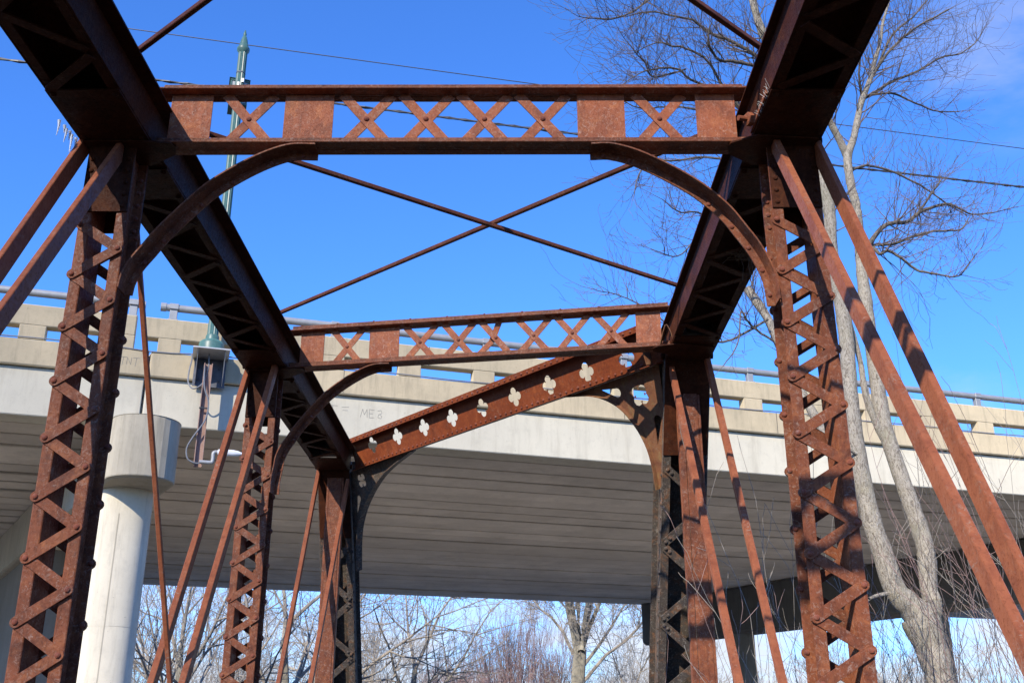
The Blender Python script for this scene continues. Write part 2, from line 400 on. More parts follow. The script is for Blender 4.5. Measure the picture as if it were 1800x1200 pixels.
# hairline control joints of the parapet beam and kerb
jm = MB()
for a in (5.6, 9.3, 13.0, 16.6, 20.3, 23.9, 27.6): hbox(jm, a, a + 0.012, 0.026, 0.2, ZO + 0.002, ZP - 0.002, False)
for a in (7.3, 11.0, 14.3, 18.6, 22.2): hbox(jm, a, a + 0.012, -0.003, 0.2, ZT + 0.03, ZC - 0.004, False)
new('control_joint', jm, 'black', road, kind='stuff')
# steel pipe rail on short posts
for a0, a1, posts in ((-34.0, 2.80, [2.55 - 3.65 * i for i in range(9)]), (3.15, 62.0, [3.41, 7.05, 10.75, 14.4, 18.0, 21.57, 25.23, 28.9, 32.5, 36.2, 39.8])):
    o = new('pipe_rail', MB().tube([H(a0, 0.16, 10.905), H(a1, 0.16, 10.905)], 0.085, 14), 'railpaint', road, smooth=True)
    for p in posts:
        pm = MB(); hbox(pm, p - 0.085, p + 0.085, 0.10, 0.24, ZP - 0.01, 10.93, False)
        hbox(pm, p - 0.11, p + 0.11, 0.05, 0.30, ZP - 0.012, ZP + 0.025, False)
        hbox(pm, p - 0.10, p + 0.10, 0.06, 0.27, 10.85, 10.985, False)
        new('rail_post', pm, 'railpaint', o, bevel=0.01)
# end cap of the right-hand rail at the joint
new('rail_end_cap', MB().tube([H(3.12, 0.16, 10.905), H(3.24, 0.16, 10.905)], 0.10, 14), 'railpaint', road)
# thin conduit along the kerb top
cp = [H(a, -0.012, ZC + 0.02 + 0.012 * math.sin(a * 1.7) - (0.03 if 2.6 < a < 3.9 else 0)) for a in [x * 0.5 for x in range(-20, 90)]]
new('kerb_conduit', MB().tube(cp, 0.016, 6), 'cable_grey', road)
# piers: round columns under a deep cap with rounded ends
def pier(al0, cols, L, bot, ch, capmat, wall=None):
    p = thing('pier', H(al0, 12, GZ), None, None); p.parent = road; p.matrix_parent_inverse = parent_inv(road)
    c0 = H(al0, -0.2, 0); n = Vector((-W.y, W.x, 0)); r = 0.70
    prof = [(math.cos(math.radians(t)) * r, -math.sin(math.radians(t)) * r) for t in range(0, 181, 12)] + \
           [(-math.cos(math.radians(t)) * r, L + math.sin(math.radians(t)) * r) for t in range(0, 181, 12)]
    cm = MB(); top = ZU - 0.05
    k = len(prof)
    rings = [[(x, y, top) for x, y in prof], [(x, y, bot + ch) for x, y in prof], [(x * 0.84, y * 0.84 if y < 0 else (L + (y - L) * .84 if y > L else y), bot) for x, y in prof]]
    cm.poly([c0 + n * x + W * y + ZZ * z for rg in rings for x, y, z in rg],
            [tuple(range(k)), tuple(range(2 * k, 3 * k))[::-1]] + [(j * k + i, j * k + (i + 1) % k, (j + 1) * k + (i + 1) % k, (j + 1) * k + i) for j in (0, 1) for i in range(k)])
    new('pier_cap', cm, capmat, p, bevel=0.015)
    if wall:
        wm_ = MB(); a_, b_ = wall
        wm_.obox(c0 + W * ((a_ + b_) / 2) + ZZ * ((bot + GZ) / 2), W, n, ZZ, (b_ - a_) / 2, .46, (bot - GZ) / 2); new('pier_wall', wm_, 'pier_shade', p)
    for d in cols:
        o = c0 + W * d + Vector((0, 0, 0))
        col_ = MB(); col_.lathe([(.53, GZ - .5), (.53, 3.90)], o, 40); col_.lathe([(.524, 3.88), (.524, 3.93)], o, 40); col_.lathe([(.53, 3.912), (.53, bot + .03)], o, 40)
        new('column', col_, 'pier' if d < 2 and capmat == 'cap' else 'pier_shade', p, smooth=True)
    return p
pier(3.15, (0.95, 9.9, 20.6), 26.0, 6.76, .03, 'cap', (9.9, 20.6))
pier(33.15, (0.95, 10.5, 20.4), 26.2, 6.20, .12, 'cap_shade')
# thin vertical form seam on the front column
sm = MB(); o = H(3.15, -0.2, 0) + W * 0.95; d = Vector((0.12, -0.99, 0)).normalized()
sm.obox(o + d * 0.53 + ZZ * 2.3, (d.y, -d.x, 0), d, (0, 0, 1), 0.012, 0.004, 3.9); new('form_seam', sm, 'cap', road)
# pencil-thin scrawl scratched on the girder, kerb and pier cap
def scrawl(strokes, al, z, s, ac, slope=0.0):
    mb = MB()
    for st in strokes:
        for (x0, y0), (x1, y1) in zip(st, st[1:]):
            mb.bar(H(al + x0 * s, ac, z + y0 * s), H(al + x1 * s, ac, z + y1 * s), A, 0.004, 0.008)
    return mb
T = [[(0, 1), (0.9, 1)], [(0.45, 1), (0.35, -0.2)]]
Mm = [[(0, 0), (0.25, 1), (0.45, 0.3), (0.75, 1), (0.8, 0)]]
E3 = [[(0.05, 0), (0.0, 1), (0.6, 0.95)], [(0.0, 0.5), (0.45, 0.5)], [(0.05, 0), (0.6, 0.05)]]
Q = [[(0.1, 0.9), (0.5, 1.0), (0.6, 0.65), (0.2, 0.45), (0.15, 0.1), (0.5, 0.0), (0.6, 0.3), (0.3, 0.5)]]
def sh(st, dx): return [[(x + dx, y) for x, y in l] for l in st]
new('scratched_writing', scrawl(Mm + sh(E3, 1.0) + sh(Q, 1.9), 7.75, 8.72, 0.20, 0.118), 'pencil', road)
new('scratched_writing', scrawl(T + sh([[(0, 0.9), (0.7, 0.95)], [(0.1, 0.6), (0.6, 0.62)]], 1.3), 7.0, 8.70, 0.24, 0.118), 'pencil', road)
Nn = [[(0, 0), (0.05, 1), (0.55, 0), (0.6, 1)]]
new('scratched_writing', scrawl(T + sh(Nn, 0.9) + sh(T, 1.7), 2.42, 9.42, 0.16, -0.002), 'pencil', road)

# ================================================================== STREET LAMP ON ITS BRACKET
lamp = thing('street_lamp', H(4.3, -0.4, ZC), 'green fluted lamp post with pointed finial on a steel bracket fixed to the overpass', 'street lamp')
lc = H(4.3, -0.4, 0)
bm = MB(); hbox(bm, 3.92, 4.70, -0.75, 0.0, 9.71, 9.735, False); new('bracket_plate', bm, 'galv', lamp)
bm = MB()
for a in (4.02, 4.60):
    P = [H(a, -0.70, 9.708), H(a, -0.02, 9.708), H(a, -0.02, 9.10), H(a, -0.10, 9.10)]
    Q_ = [p + U * 0.016 for p in P]
    bm.poly(P + Q_, [(0, 1, 2, 3), (7, 6, 5, 4), (0, 4, 5, 1), (1, 5, 6, 2), (2, 6, 7, 3), (3, 7, 4, 0)])
new('bracket_gusset', bm, 'galv', lamp)
bm = MB(); hbox(bm, 3.98, 4.66, -0.03, -0.004, 9.06, 9.706, False); bpl = new('back_plate', bm, 'plate_dark', lamp)
for a in (4.10, 4.52):
    for z in (9.2, 9.5): rivet(bpl, H(a, -0.032, z), -A, 0.03, 'plate_dark')
# fluted pole: a star-like section swept up with a slight taper
def fluted(r0, r1, z0, z1, nf=16):
    mb = MB(); k = nf * 2
    P = [lc + Vector((math.cos(math.pi * 2 * j / k) * r * (1 if j % 2 else 0.88), math.sin(math.pi * 2 * j / k) * r * (1 if j % 2 else 0.88), z)) for r, z in ((r0, z0), (r1, z1)) for j in range(k)]
    return mb.poly(P, [(j, (j + 1) % k, k + (j + 1) % k, k + j) for j in range(k)] + [tuple(range(k))[::-1], tuple(range(k, 2 * k))])
new('pole', fluted(0.122, 0.108, 10.1, 17.62), 'green', lamp)
new('base_casting', MB().lathe([(0.275, 9.737), (0.275, 9.90), (0.262, 9.95), (0.225, 9.985), (0.15, 10.02), (0.145, 10.10), (0.135, 10.13), (0.112, 10.14)], lc, 28), 'green', lamp, smooth=True)
new('pole_band', MB().lathe([(0.112, 14.85), (0.122, 14.86), (0.122, 15.02), (0.112, 15.03)], lc, 24), 'plate_dark', lamp)
new('pole_band', MB().lathe([(0.108, 16.98), (0.112, 16.985), (0.112, 17.01), (0.108, 17.015)], lc, 24), 'plate_dark', lamp)
new('pole_capital', MB().lathe([(0.10, 17.58), (0.112, 17.60), (0.15, 17.66), (0.155, 17.70), (0.15, 17.73), (0.125, 17.74), (0.115, 17.80), (0.10, 17.84)], lc, 28), 'green', lamp, smooth=True)
new('finial', MB().lathe([(0.105, 17.82), (0.085, 17.95), (0.055, 18.06), (0.035, 18.10), (0.042, 18.15), (0.03, 18.20), (0.012, 18.27)], lc, 20), 'green', lamp, smooth=True)
new('pole_fitting', MB().obox(lc + Vector((0.09, -0.07, 16.75)), (1, 0, 0), (0, 1, 0), ZZ, 0.03, 0.03, 0.05), 'galv', lamp)
new('pole_fitting', MB().obox(lc + Vector((0.0, -0.105, 16.62)), (1, 0, 0), (0, 1, 0), ZZ, 0.025, 0.02, 0.06), 'galv', lamp)
# lantern on the road side of the pole: framed square box with glass and a small roof
lm = MB(); lo = H(4.3, 0.0, 0)
def lbox(mb, a0, a1, c0, c1, z0, z1): return hbox(mb, 4.3 + a0, 4.3 + a1, c0, c1, z0, z1, False)
lbox(lm, -0.22, 0.22, -0.26, 0.28, 16.88, 16.93); lbox(lm, -0.22, 0.22, -0.26, 0.28, 16.22, 16.28)
for a in (-0.215, 0.175):
    for c in (-0.25, 0.23): lbox(lm, a, a + 0.04, c, c + 0.04, 16.28, 16.88)
lan = new('lantern', lm, 'green', lamp, bevel=0.006)
P = [H(4.3 + a, c, z) for a, c, z in ((-0.25, -0.29, 16.932), (0.25, -0.29, 16.932), (0.25, 0.31, 16.932), (-0.25, 0.31, 16.932), (-0.08, -0.07, 17.09), (0.08, -0.07, 17.09), (0.08, 0.09, 17.09), (-0.08, 0.09, 17.09))]
new('lantern_roof', MB().poly(P, [(0, 3, 2, 1), (4, 5, 6, 7), (0, 1, 5, 4), (1, 2, 6, 5), (2, 3, 7, 6), (3, 0, 4, 7)]), 'green', lan)
lg = MB()
lbox(lg, -0.175, 0.175, -0.235, -0.23, 16.28, 16.88); lbox(lg, -0.175, 0.175, 0.25, 0.255, 16.28, 16.88)
lbox(lg, -0.20, -0.195, -0.21, 0.23, 16.28, 16.88); lbox(lg, 0.195, 0.20, -0.21, 0.23, 16.28, 16.88)
new('pane', lg, 'pane', lan)
ar = MB()
for z in (16.45, 16.75): ar.obox(H(4.3, -0.30, z), U, A, ZZ, 0.025, 0.06, 0.02)
new('lantern_arm', ar, 'green', lamp)
# grey cables looping below the bracket
def catm(ps, k=8):
    ps = [Vector(p) for p in ps]; q = [ps[0] * 2 - ps[1]] + ps + [ps[-1] * 2 - ps[-2]]; out = []
    for i in range(1, len(q) - 2):
        for j in range(k):
            t = j / k
            out.append(0.5 * ((2 * q[i]) + (q[i + 1] - q[i - 1]) * t + (2 * q[i - 1] - 5 * q[i] + 4 * q[i + 1] - q[i + 2]) * t * t + (3 * q[i] - q[i - 1] - 3 * q[i + 1] + q[i + 2]) * t ** 3))
    return out + [ps[-1]]
new('cable_loop', MB().tube(catm([H(4.27, -0.4, 9.7), H(4.28, -0.42, 9.35), H(4.20, -0.45, 9.0), H(4.02, -0.45, 8.86), H(3.9, -0.40, 9.0), H(3.89, -0.3, 9.3), H(3.92, -0.15, 9.62), H(3.9, -0.02, 9.79)]), 0.017, 7), 'cable_grey', lamp, smooth=True)
# steel channel with a small sensor hanging under the bracket
mast = thing('sensor_mast', H(4.27, -0.45, 7.1), 'pale rusty steel channel hanging below the lamp bracket with a white sensor arm', 'sensor mast')
mm = MB(); hbox(mm, 4.19, 4.37, -0.42, -0.40, 7.15, 9.45, False); hbox(mm, 4.19, 4.21, -0.52, -0.42, 7.15, 9.45, False); hbox(mm, 4.35, 4.37, -0.52, -0.42, 7.15, 9.45, False)
new('channel', mm, 'mast', mast, bevel=0.004)
new('pipe_arm', MB().tube(catm([H(4.30, -0.54, 7.24), H(4.50, -0.54, 7.24), H(4.56, -0.54, 7.25), H(4.57, -0.54, 7.33), H(4.57, -0.54, 7.43), H(4.60, -0.54, 7.47), H(4.66, -0.54, 7.475)]), 0.042, 10), 'railpaint', mast, smooth=True)
new('sensor', MB().lathe([(0.03, 0.0), (0.062, 0.03), (0.07, 0.10), (0.07, 0.34), (0.055, 0.44), (0.03, 0.50), (0.028, 0.62)], H(4.64, -0.54, 7.475), 16, U), 'white', mast, smooth=True)
new('signal_cable', MB().tube(catm([H(4.20, -0.5, 9.4), H(4.24, -0.54, 8.9), H(4.36, -0.55, 8.55), H(4.33, -0.56, 8.15), H(4.12, -0.58, 7.75), H(4.02, -0.58, 7.5), H(4.06, -0.58, 7.28), H(4.22, -0.56, 7.2), H(4.34, -0.55, 7.22)]), 0.017, 7), 'cable_grey', mast, smooth=True)
new('hose_clamp', MB().obox(H(4.28, -0.53, 8.42), U, A, ZZ, 0.1, 0.02, 0.012), 'cable', mast)

# ================================================================== OVERHEAD WIRES
wd_ = Vector((0.974, 0.227, 0))
def wire(name, p, r, sag, label, strands):
    root = thing(name, p - wd_ * 45, label, 'overhead wire')
    for s in range(strands):
        pts = []
        for i in range(181):
            t = i / 180; x = (t - 0.5) * 130; ph = x * 5.0 + s * 2 * math.pi / max(strands, 1)
            off = Vector((0, math.cos(ph), math.sin(ph))) * (r * 1.05 if strands > 1 else 0)
            pts.append(p + wd_ * x + ZZ * (sag * (2 * t - 1) ** 2) + off)
        new('strand', MB().tube(pts, r, 6), 'strand', root)
wire('overhead_wire', Vector((0, 40, 29.25)), 0.022, 0.5, 'single thin overhead wire, the upper one crossing the blue sky', 1)
wire('bundled_cable', Vector((0, 40, 26.93)), 0.037, 1.2, 'thick twisted overhead cable, the lower one crossing the blue sky', 3)

# ================================================================== RUSTY TRUSS BRIDGE
bridge = thing('truss_bridge', (-0.42, 6, GZ), 'old rusted iron truss bridge with laced posts, lattice struts and a pierced skewed portal', 'truss bridge')
X, Y = Vector((1, 0, 0)), Vector((0, 1, 0))
CB, CW = 5.35, 0.255                                    # underside level and depth of the top chords
LO, LI, RI, RO = -2.835, -2.378, 1.543, 2.000            # outer and inner faces of the two chords
rs = random.Random(3)
def wob(a): return rs.uniform(-a, a)

# ---- top chords: two channels toed in, a cover plate above, single lacing and batten plates below
def chord(xo, xi, y0, y1, battens, over_in, over_out):
    sgn = 1 if xi > xo else -1                           # direction from outer to inner face
    mb = MB()
    for x, s in ((xo, sgn), (xi, -sgn)):
        mb.box(min(x, x + s * .013), max(x, x + s * .013), y0, y1, CB, CB + CW)
        mb.box(min(x + s * .0135, x + s * .075), max(x + s * .0135, x + s * .075), y0, y1, CB + 0.001, CB + .013)
        mb.box(min(x + s * .0135, x + s * .075), max(x + s * .0135, x + s * .075), y0, y1, CB + CW - .013, CB + CW - .001)
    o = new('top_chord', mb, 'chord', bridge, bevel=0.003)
    a, b = xo - sgn * over_out, xi + sgn * over_in
    new('cover_plate', MB().box(min(a, b), max(a, b), y0, y1 + 0.12, CB + CW + .001, CB + CW + .014), 'chord', o)
    cx = (xo + xi) / 2; hw = abs(xi - xo) / 2
    for p, q in battens:
        new('batten_plate', MB().box(cx - hw + .004, cx + hw - .004, p, q, CB - .0125, CB - .001), 'chord', o)
        for y in (p + .04, q - .04):
            for x in (cx - hw + .04, cx + hw - .04): rivet(o, (x, y, CB - .0125), (0, 0, -1), 0.02, 'chord')
    # zigzag lacing between the battens
    edges = [y0] + [y for pq in battens for y in pq] + [y1]
    for i in range(0, len(edges), 2):
        p, q = edges[i], edges[i + 1]
        if q - p < 0.35: continue
        n = max(2, round((q - p) / 0.345)); st = (q - p) / n
        for k in range(n):
            s = 1 if (k % 2 == (0 if i else 1)) else -1
            a = (cx - s * (hw - .045) * sgn, p + st * k + .02, CB - .006 - (.0115 if k % 2 else 0)); b = (cx + s * (hw - .045) * sgn, p + st * (k + 1) - .02, CB - .006 - (.0115 if k % 2 else 0))
            new('lacing_bar', MB().bar(a, b, (0, 1, 0), 0.062, 0.010), 'chord', o)
    return o
BL = [(1.0, 1.55), (2.05, 2.5), (5.43, 5.995), (6.37, 6.80), (9.93, 10.50), (10.86, 11.3), (14.2, 14.85)]
BR = [(1.0, 1.55), (2.05, 2.5), (5.44, 6.02), (6.37, 6.80), (9.55, 10.22)]
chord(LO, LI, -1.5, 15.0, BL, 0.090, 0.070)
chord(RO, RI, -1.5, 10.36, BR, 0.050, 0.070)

# ---- laced posts
PD, FW, FT = 0.235, 0.072, 0.012                         # depth along the bridge, flange width, thickness
def lacing(o, x0, x1, y, zs, front, mat, d=1, heads=True):
    """zigzag bars between x0 and x1 on the plane y; zs are node levels, odd ones on x1"""
    for i in range(len(zs) - 1):
        a = (x0 if i % 2 == 0 else x1); b = (x1 if i % 2 == 0 else x0)
        lay = 0.006 + (0.0115 if i % 2 else 0.0)
        yy = y - d * lay
        w = 0.064
        mb = MB(); A_ = Vector((a, yy, zs[i])); B_ = Vector((b, yy, zs[i + 1])); dd = (B_ - A_).normalized(); nn = Vector((0, -1, 0)); sd = dd.cross(nn)
        L = (B_ - A_).length; pts = []
        for t in range(-90, 91, 30): pts.append((L + math.cos(math.radians(t)) * w / 2, math.sin(math.radians(t)) * w / 2))
        for t in range(90, 271, 30): pts.append((math.cos(math.radians(t)) * w / 2, math.sin(math.radians(t)) * w / 2))
        mb.prism(pts, A_, dd, sd, nn, -0.005, 0.005)
        new('lacing_bar', mb, mat, o, bevel=0.0015 if front else 0)
    if heads:
        for i, z in enumerate(zs): rivet(o, (x0 if i % 2 == 0 else x1, y - d * 0.0235, z), (0, -d, 0), 0.0175)
def post(x0, x1, yf, ztop, node0, inner_right, mat='rust', heads=True, pitch=0.352):
    """two channels toed outwards, laced front and back"""
    mb = MB(); zm = (GZ - .2 + ztop) / 2; hz = (ztop - GZ + .2) / 2
    for x, s in ((x0, 1), (x1, -1)):
        w = x + s * (FW - FT)                                                       # web on the inner side
        mb.box(min(w, w + s * FT), max(w, w + s * FT), yf + FT - .001, yf + PD - FT + .001, GZ - .2, ztop)
        for ya, yb in ((yf, yf + FT), (yf + PD - FT, yf + PD)):
            mb.box(min(x, w + s * (FT + .0004)), max(x, w + s * (FT + .0004)), ya, yb, GZ - .2, ztop)
    o = new('lattice_post', mb, mat, bridge, bevel=0.005)
    zs = []; z = node0
    while z > GZ: zs.append(z); z -= pitch / 2
    lx0, lx1 = x0 + 0.018, x1 - 0.022
    lacing(o, lx0, lx1, yf, zs, True, mat, 1, heads)
    lacing(o, lx1, lx0, yf + PD, [z_ + .01 for z_ in zs], False, mat, -1, False)
    for i, z in enumerate(zs):                                                      # inner ends of the rear rivets
        if heads: rivet(o, ((lx1 if i % 2 == 0 else lx0) + (.012 if inner_right else -.006), yf + PD - FT, z + .01), (0, -1, 0), .0165)
    # tie plates at the head
    new('tie_plate', MB().box(x0 + .002, x1 - .002, yf - .013, yf - .001, node0 + .09, CB - .035), 'chord', o)
    new('tie_plate', MB().box(x0 + .002, x1 - .002, yf + PD + .001, yf + PD + .013, node0 + .06, CB - .035), 'chord', o)
    if heads:
        for k in range(5):
            for xx in (x0 + .035, x1 - .035): rivet(o, (xx, yf - .013, node0 + .13 + .085 * k), (0, -1, 0), .0175, 'chord')
            xx = x1 - .03 if inner_right else x0 + .03
            rivet(o, (xx, yf + PD - FT, node0 + .06 + .095 * k), (0, -1, 0), .0165)
    return o
post(-2.783, -2.478, 6.05, 5.33, 4.752, True)
post(1.650, 1.973, 6.05, 5.33, 4.776, False)
post(-2.795, -2.482, 10.55, 5.33, 4.741, True)
post(-2.783, -2.478, 1.60, 5.33, 4.752, True, heads=False)
post(1.650, 1.973, 1.60, 5.33, 4.776, False, heads=False)

# ---- lattice struts between the chords
def strut(o3, d, s0, s1, e0, e1, plates, xs, z0, z1, bent=None, heads=True, half=0.165, fr=.080, rr=.065):
    """front edge of the flanges runs from o3 along d; web plane fr behind it; e0/e1 ends of the top flange on the chords"""
    o3 = Vector(o3); d = Vector(d).normalized(); n = Vector((-d.y, d.x, 0))
    def P(s, t, z): return o3 + d * s + n * t + ZZ * z
    st = None
    for nm, zb, a, b in (('strut_angle', z0, s0, s1), ('strut_angle', z1 - .012, e0, e1)):
        mb = MB()
        for t0, t1 in ((0.0, fr - .001), (fr + .024, fr + .024 + rr)):
            mb.obox(P((a + b) / 2, (t0 + t1) / 2, zb + .006), d, n, ZZ, (b - a) / 2, (t1 - t0) / 2, .006)             # horizontal legs
        mb.obox(P((s0 + s1) / 2, fr - .007, zb + .012 + .031), d, n, ZZ, (s1 - s0) / 2, .006, .0305)                  # upright legs either side of the lattice
        mb.obox(P((s0 + s1) / 2, fr + .031, zb + .012 + .031), d, n, ZZ, (s1 - s0) / 2, .006, .0305)
        mb.obox(P((a + b) / 2, fr + .0115, zb + .006), d, n, ZZ, (b - a) / 2, .0125, .005)
        if st is None: st = new('lattice_strut', mb, 'rust', bridge, bevel=.003)
        else: new(nm, mb, 'rust', st, bevel=.003)
    lo = z0 + .0125; hi = z1 - .0125
    for p, q in plates:
        new('web_plate', MB().obox(P((p + q) / 2, fr + .006, (lo + hi) / 2), d, n, ZZ, (q - p) / 2, .005, (hi - lo) / 2), 'rust_plate', st)
    zm = (z0 + z1) / 2 + .01
    for k, x in enumerate(xs):
        h = half + wob(.004)
        for j, sg in enumerate((-1, 1)):
            if bent is not None and k == bent and j == 1:
                a = P(x - h - .06, fr + .016, lo); m_ = P(x - .055, fr + .06, zm - .02); b = P(x + h * .2, fr + .02, hi)
                mb = MB(); mb.bar(a, m_, d, .062, .009); mb.bar(m_, b, d, .062, .009); new('lattice_bar', mb, 'rust_plate', st); continue
            new('lattice_bar', MB().bar(P(x - sg * h, fr + .004 + .0105 * j, lo), P(x + sg * h, fr + .004 + .0105 * j, hi), d, .066, .009), 'rust_plate', st)
        rivet(st, P(x, fr - .001, zm), -n, .0185)
    if heads:
        s = s0 + .1
        while s < s1: rivet(st, P(s, fr - .007, z1 + .060), (0, 0, 1), .012); s += .395
    return st, P
PL1 = [(-2.30, -2.023), (-1.537, -1.21), (.42, .736), (1.213, 1.475)]
XS1 = [-1.770, -.985, -.590, -.199, .189, .967]
S1, P1 = strut((0, 6.0, 0), (1, 0, 0), -2.36, 1.535, -2.60, 1.70, PL1, XS1, 5.328, 5.752, heads=False)
S2, P2 = strut((-2.2175, 10.4024, 0), (.98626, -.16518, 0), -.155, 3.80, -.35, 4.0, [(-.058, .20), (.696, 1.016), (3.469, 3.719)],
               [.457, 1.242, 1.649, 2.042, 2.432, 2.827, 3.221], 5.332, 5.757, bent=3)
S0, P0_ = strut((0, 1.6, 0), (1, 0, 0), -2.36, 1.535, -2.60, 1.70, [PL1[0], PL1[3]], XS1 + [-1.38, .580], 5.328, 5.752, heads=False)

# ---- curved knee braces: an angle bent to an arc, one leg in the plane of the strut and one towards the camera
def knee(Pf, outer, dep, wleg, sgn, mat='rust'):
    pts = catm([(s, 0, z) for s, z in outer], 5)
    mb = MB(); n = len(pts); k = 4
    ring = []
    for i, p in enumerate(pts):
        t = (pts[min(i + 1, n - 1)] - pts[max(i - 1, 0)]); t.normalize()
        inw = Vector((t.z, 0, -t.x)) * sgn                       # towards the middle of the arch
        ring.append((p, inw))
    # leg B: perpendicular ribbon; leg A: in-plane ribbon
    def rib(fn):
        base = len(mb.v)
        for p, inw in ring: mb.v += [tuple(Pf(*c)) for c in fn(p, inw)]
        for i in range(n - 1):
            for j in range(k):
                a = base + i * k + j; b = base + i * k + (j + 1) % k; mb.f.append((a, b, b + k, a + k))
        mb.f.append((base, base + 1, base + 2, base + 3)); e = base + (n - 1) * k; mb.f.append((e + 3, e + 2, e + 1, e))
    rib(lambda p, w: [(p.x, .004, p.z), (p.x, dep, p.z), (p.x + w.x * .010, dep, p.z + w.z * .010), (p.x + w.x * .010, .004, p.z + w.z * .010)])
    rib(lambda p, w: [(p.x + w.x * .0105, dep - .011, p.z + w.z * .0105), (p.x + w.x * .0105, dep, p.z + w.z * .0105), (p.x + w.x * wleg, dep, p.z + w.z * wleg), (p.x + w.x * wleg, dep - .011, p.z + w.z * wleg)])
    o = new('knee_brace', mb, mat, bridge)
    for i in range(3, n - 2, max(2, n // 7)):
        p, w = ring[i]; c = Pf(p.x + w.x * wleg * .6, dep - .011, p.z + w.z * wleg * .6)
        nn = Pf(0, -1, 0) - Pf(0, 0, 0); rivet(o, c, nn, .0165)
    return o
KR = [(.50, 5.323), (.652, 5.321), (.863, 5.245), (1.155, 5.068), (1.354, 4.886), (1.467, 4.724), (1.557, 4.575), (1.622, 4.40), (1.640, 4.22)]
KL = [(-1.30, 5.323), (-1.463, 5.321), (-1.619, 5.268), (-1.795, 5.17), (-1.966, 5.045), (-2.087, 4.921), (-2.257, 4.719), (-2.338, 4.599), (-2.408, 4.494), (-2.450, 4.39), (-2.462, 4.30)]
knee(P1, KR, .135, .058, 1)
knee(P1, KL, .135, .058, -1)
knee(P0_, KR, .15, .062, 1)
knee(P0_, KL, .15, .062, -1)
knee(P2, [(x + 2.2175 + .02, z) for x, z in KL] + [(-.245, 4.15), (-.245, 4.02)], .135, .058, -1)

# ---- flat gusset plates that tie the strut ends under the chords
def gusset(pts, z, mat='chord', t=.011):
    return new('gusset_plate', MB().prism(pts, (0, 0, z), X, Y, ZZ, 0, t), mat, bridge)
gusset([(1.40, 6.03), (1.41, 6.0), (1.56, 5.91), (1.97, 5.95), (1.97, 6.28), (1.60, 6.28), (1.42, 6.14)], 5.314)
gusset([(-2.22, 6.04), (-2.235, 6.0), (-2.40, 5.97), (-2.80, 5.97), (-2.80, 6.28), (-2.45, 6.28), (-2.25, 6.14)], 5.314)
gusset([(-2.19, 10.44), (-2.22, 10.41), (-2.38, 10.42), (-2.80, 10.48), (-2.80, 10.76), (-2.45, 10.74), (-2.2, 10.52)], 5.314)
gusset([(1.36, 9.83), (1.42, 9.76), (1.60, 9.70), (1.97, 9.80), (1.97, 10.18), (1.60, 10.02), (1.38, 9.92)], 5.316)
# curled torn edge plate where the second strut meets the right chord
cm = MB(); cpts = catm([(1.44, 9.80, 5.35), (1.47, 9.76, 5.46), (1.50, 9.74, 5.52), (1.54, 9.74, 5.44), (1.56, 9.75, 5.36)], 4)
for a, b in zip(cpts, cpts[1:]): cm.bar(a, b, (0.2, 1, 0), .09, .008)
new('torn_plate', cm, 'olive', bridge)
# clevis nut on the right chord, above the first strut
cn = MB().lathe([(.0, 0), (.035, 0), (.045, .012), (.045, .045), (.03, .05)], Vector((1.53, 5.86, 5.40)), 6, Vector((-.9, -.35, -.1)).normalized())
cn.lathe([(.018, .04), (.018, .11)], Vector((1.53, 5.86, 5.40)), 10, Vector((-.9, -.35, -.1)).normalized())
new('clevis_nut', cn, 'bar', bridge)
cs = MB()
cs.bar((1.537, 5.50, 5.372), (1.535, 5.95, 5.37), ZZ, .03, .012); new('lug_strip', cs, 'bar', bridge)

# ---- diagonals: forged flat bars in pairs, from the head of a post down towards the camera
def diag(xa, xb, yi, slope, depth, zb, mat='bar', away=False):
    dr = Vector((0, (1 if away else -1), -slope)).normalized(); sd = Vector((0, slope, -1 if not away else 1)).normalized()
    top = Vector(((xa + xb) / 2, yi, 5.42)); L = (5.42 - zb) / (-dr.z)
    mb = MB().obox(top + dr * (L / 2), dr, X, dr.cross(X), L / 2, abs(xb - xa) / 2, depth / 2)
    mb.lathe([(.075, -.5 * abs(xb - xa)), (.075, .5 * abs(xb - xa))], top + dr * .02, 14, X)      # forged eye on the pin
    return new('diagonal_bar', mb, mat, bridge, bevel=.004)
diag(1.680, 1.721, 6.09, 1.44, .094, GZ)
diag(1.962, 2.000, 6.125, 1.655, .114, GZ)
diag(-2.840, -2.806, 6.105, 1.62, .118, GZ)
diag(-2.592, -2.556, 6.125, 1.465, .108, GZ)
diag(-2.83, -2.78, 10.60, 1.66, .10, GZ)
diag(-2.515, -2.465, 10.46, 1.585, .10, GZ)
diag(1.585, 1.640, 10.40, 1.405, .075, GZ)
diag(1.935, 1.988, 10.23, 1.61, .075, GZ)
diag(-2.85, -2.80, 15.00, 1.80, .085, GZ)
diag(-2.43, -2.38, 15.15, 1.50, .085, GZ)
diag(-2.617, -2.583, 6.25, 1.56, .035, GZ, 'bar', True)
# pins through the chord at each joint
for x0, x1, y in ((LO - .05, LI + .03, 6.16), (RI - .03, RO + .05, 6.16), (LO - .05, LI + .03, 10.62), (RI - .03, RO + .05, 10.32), (LO - .05, LI + .03, 15.0)):
    new('joint_pin', MB().tube([(x0, y, 5.42), (x1, y, 5.42)], .035, 12), 'chord', bridge)
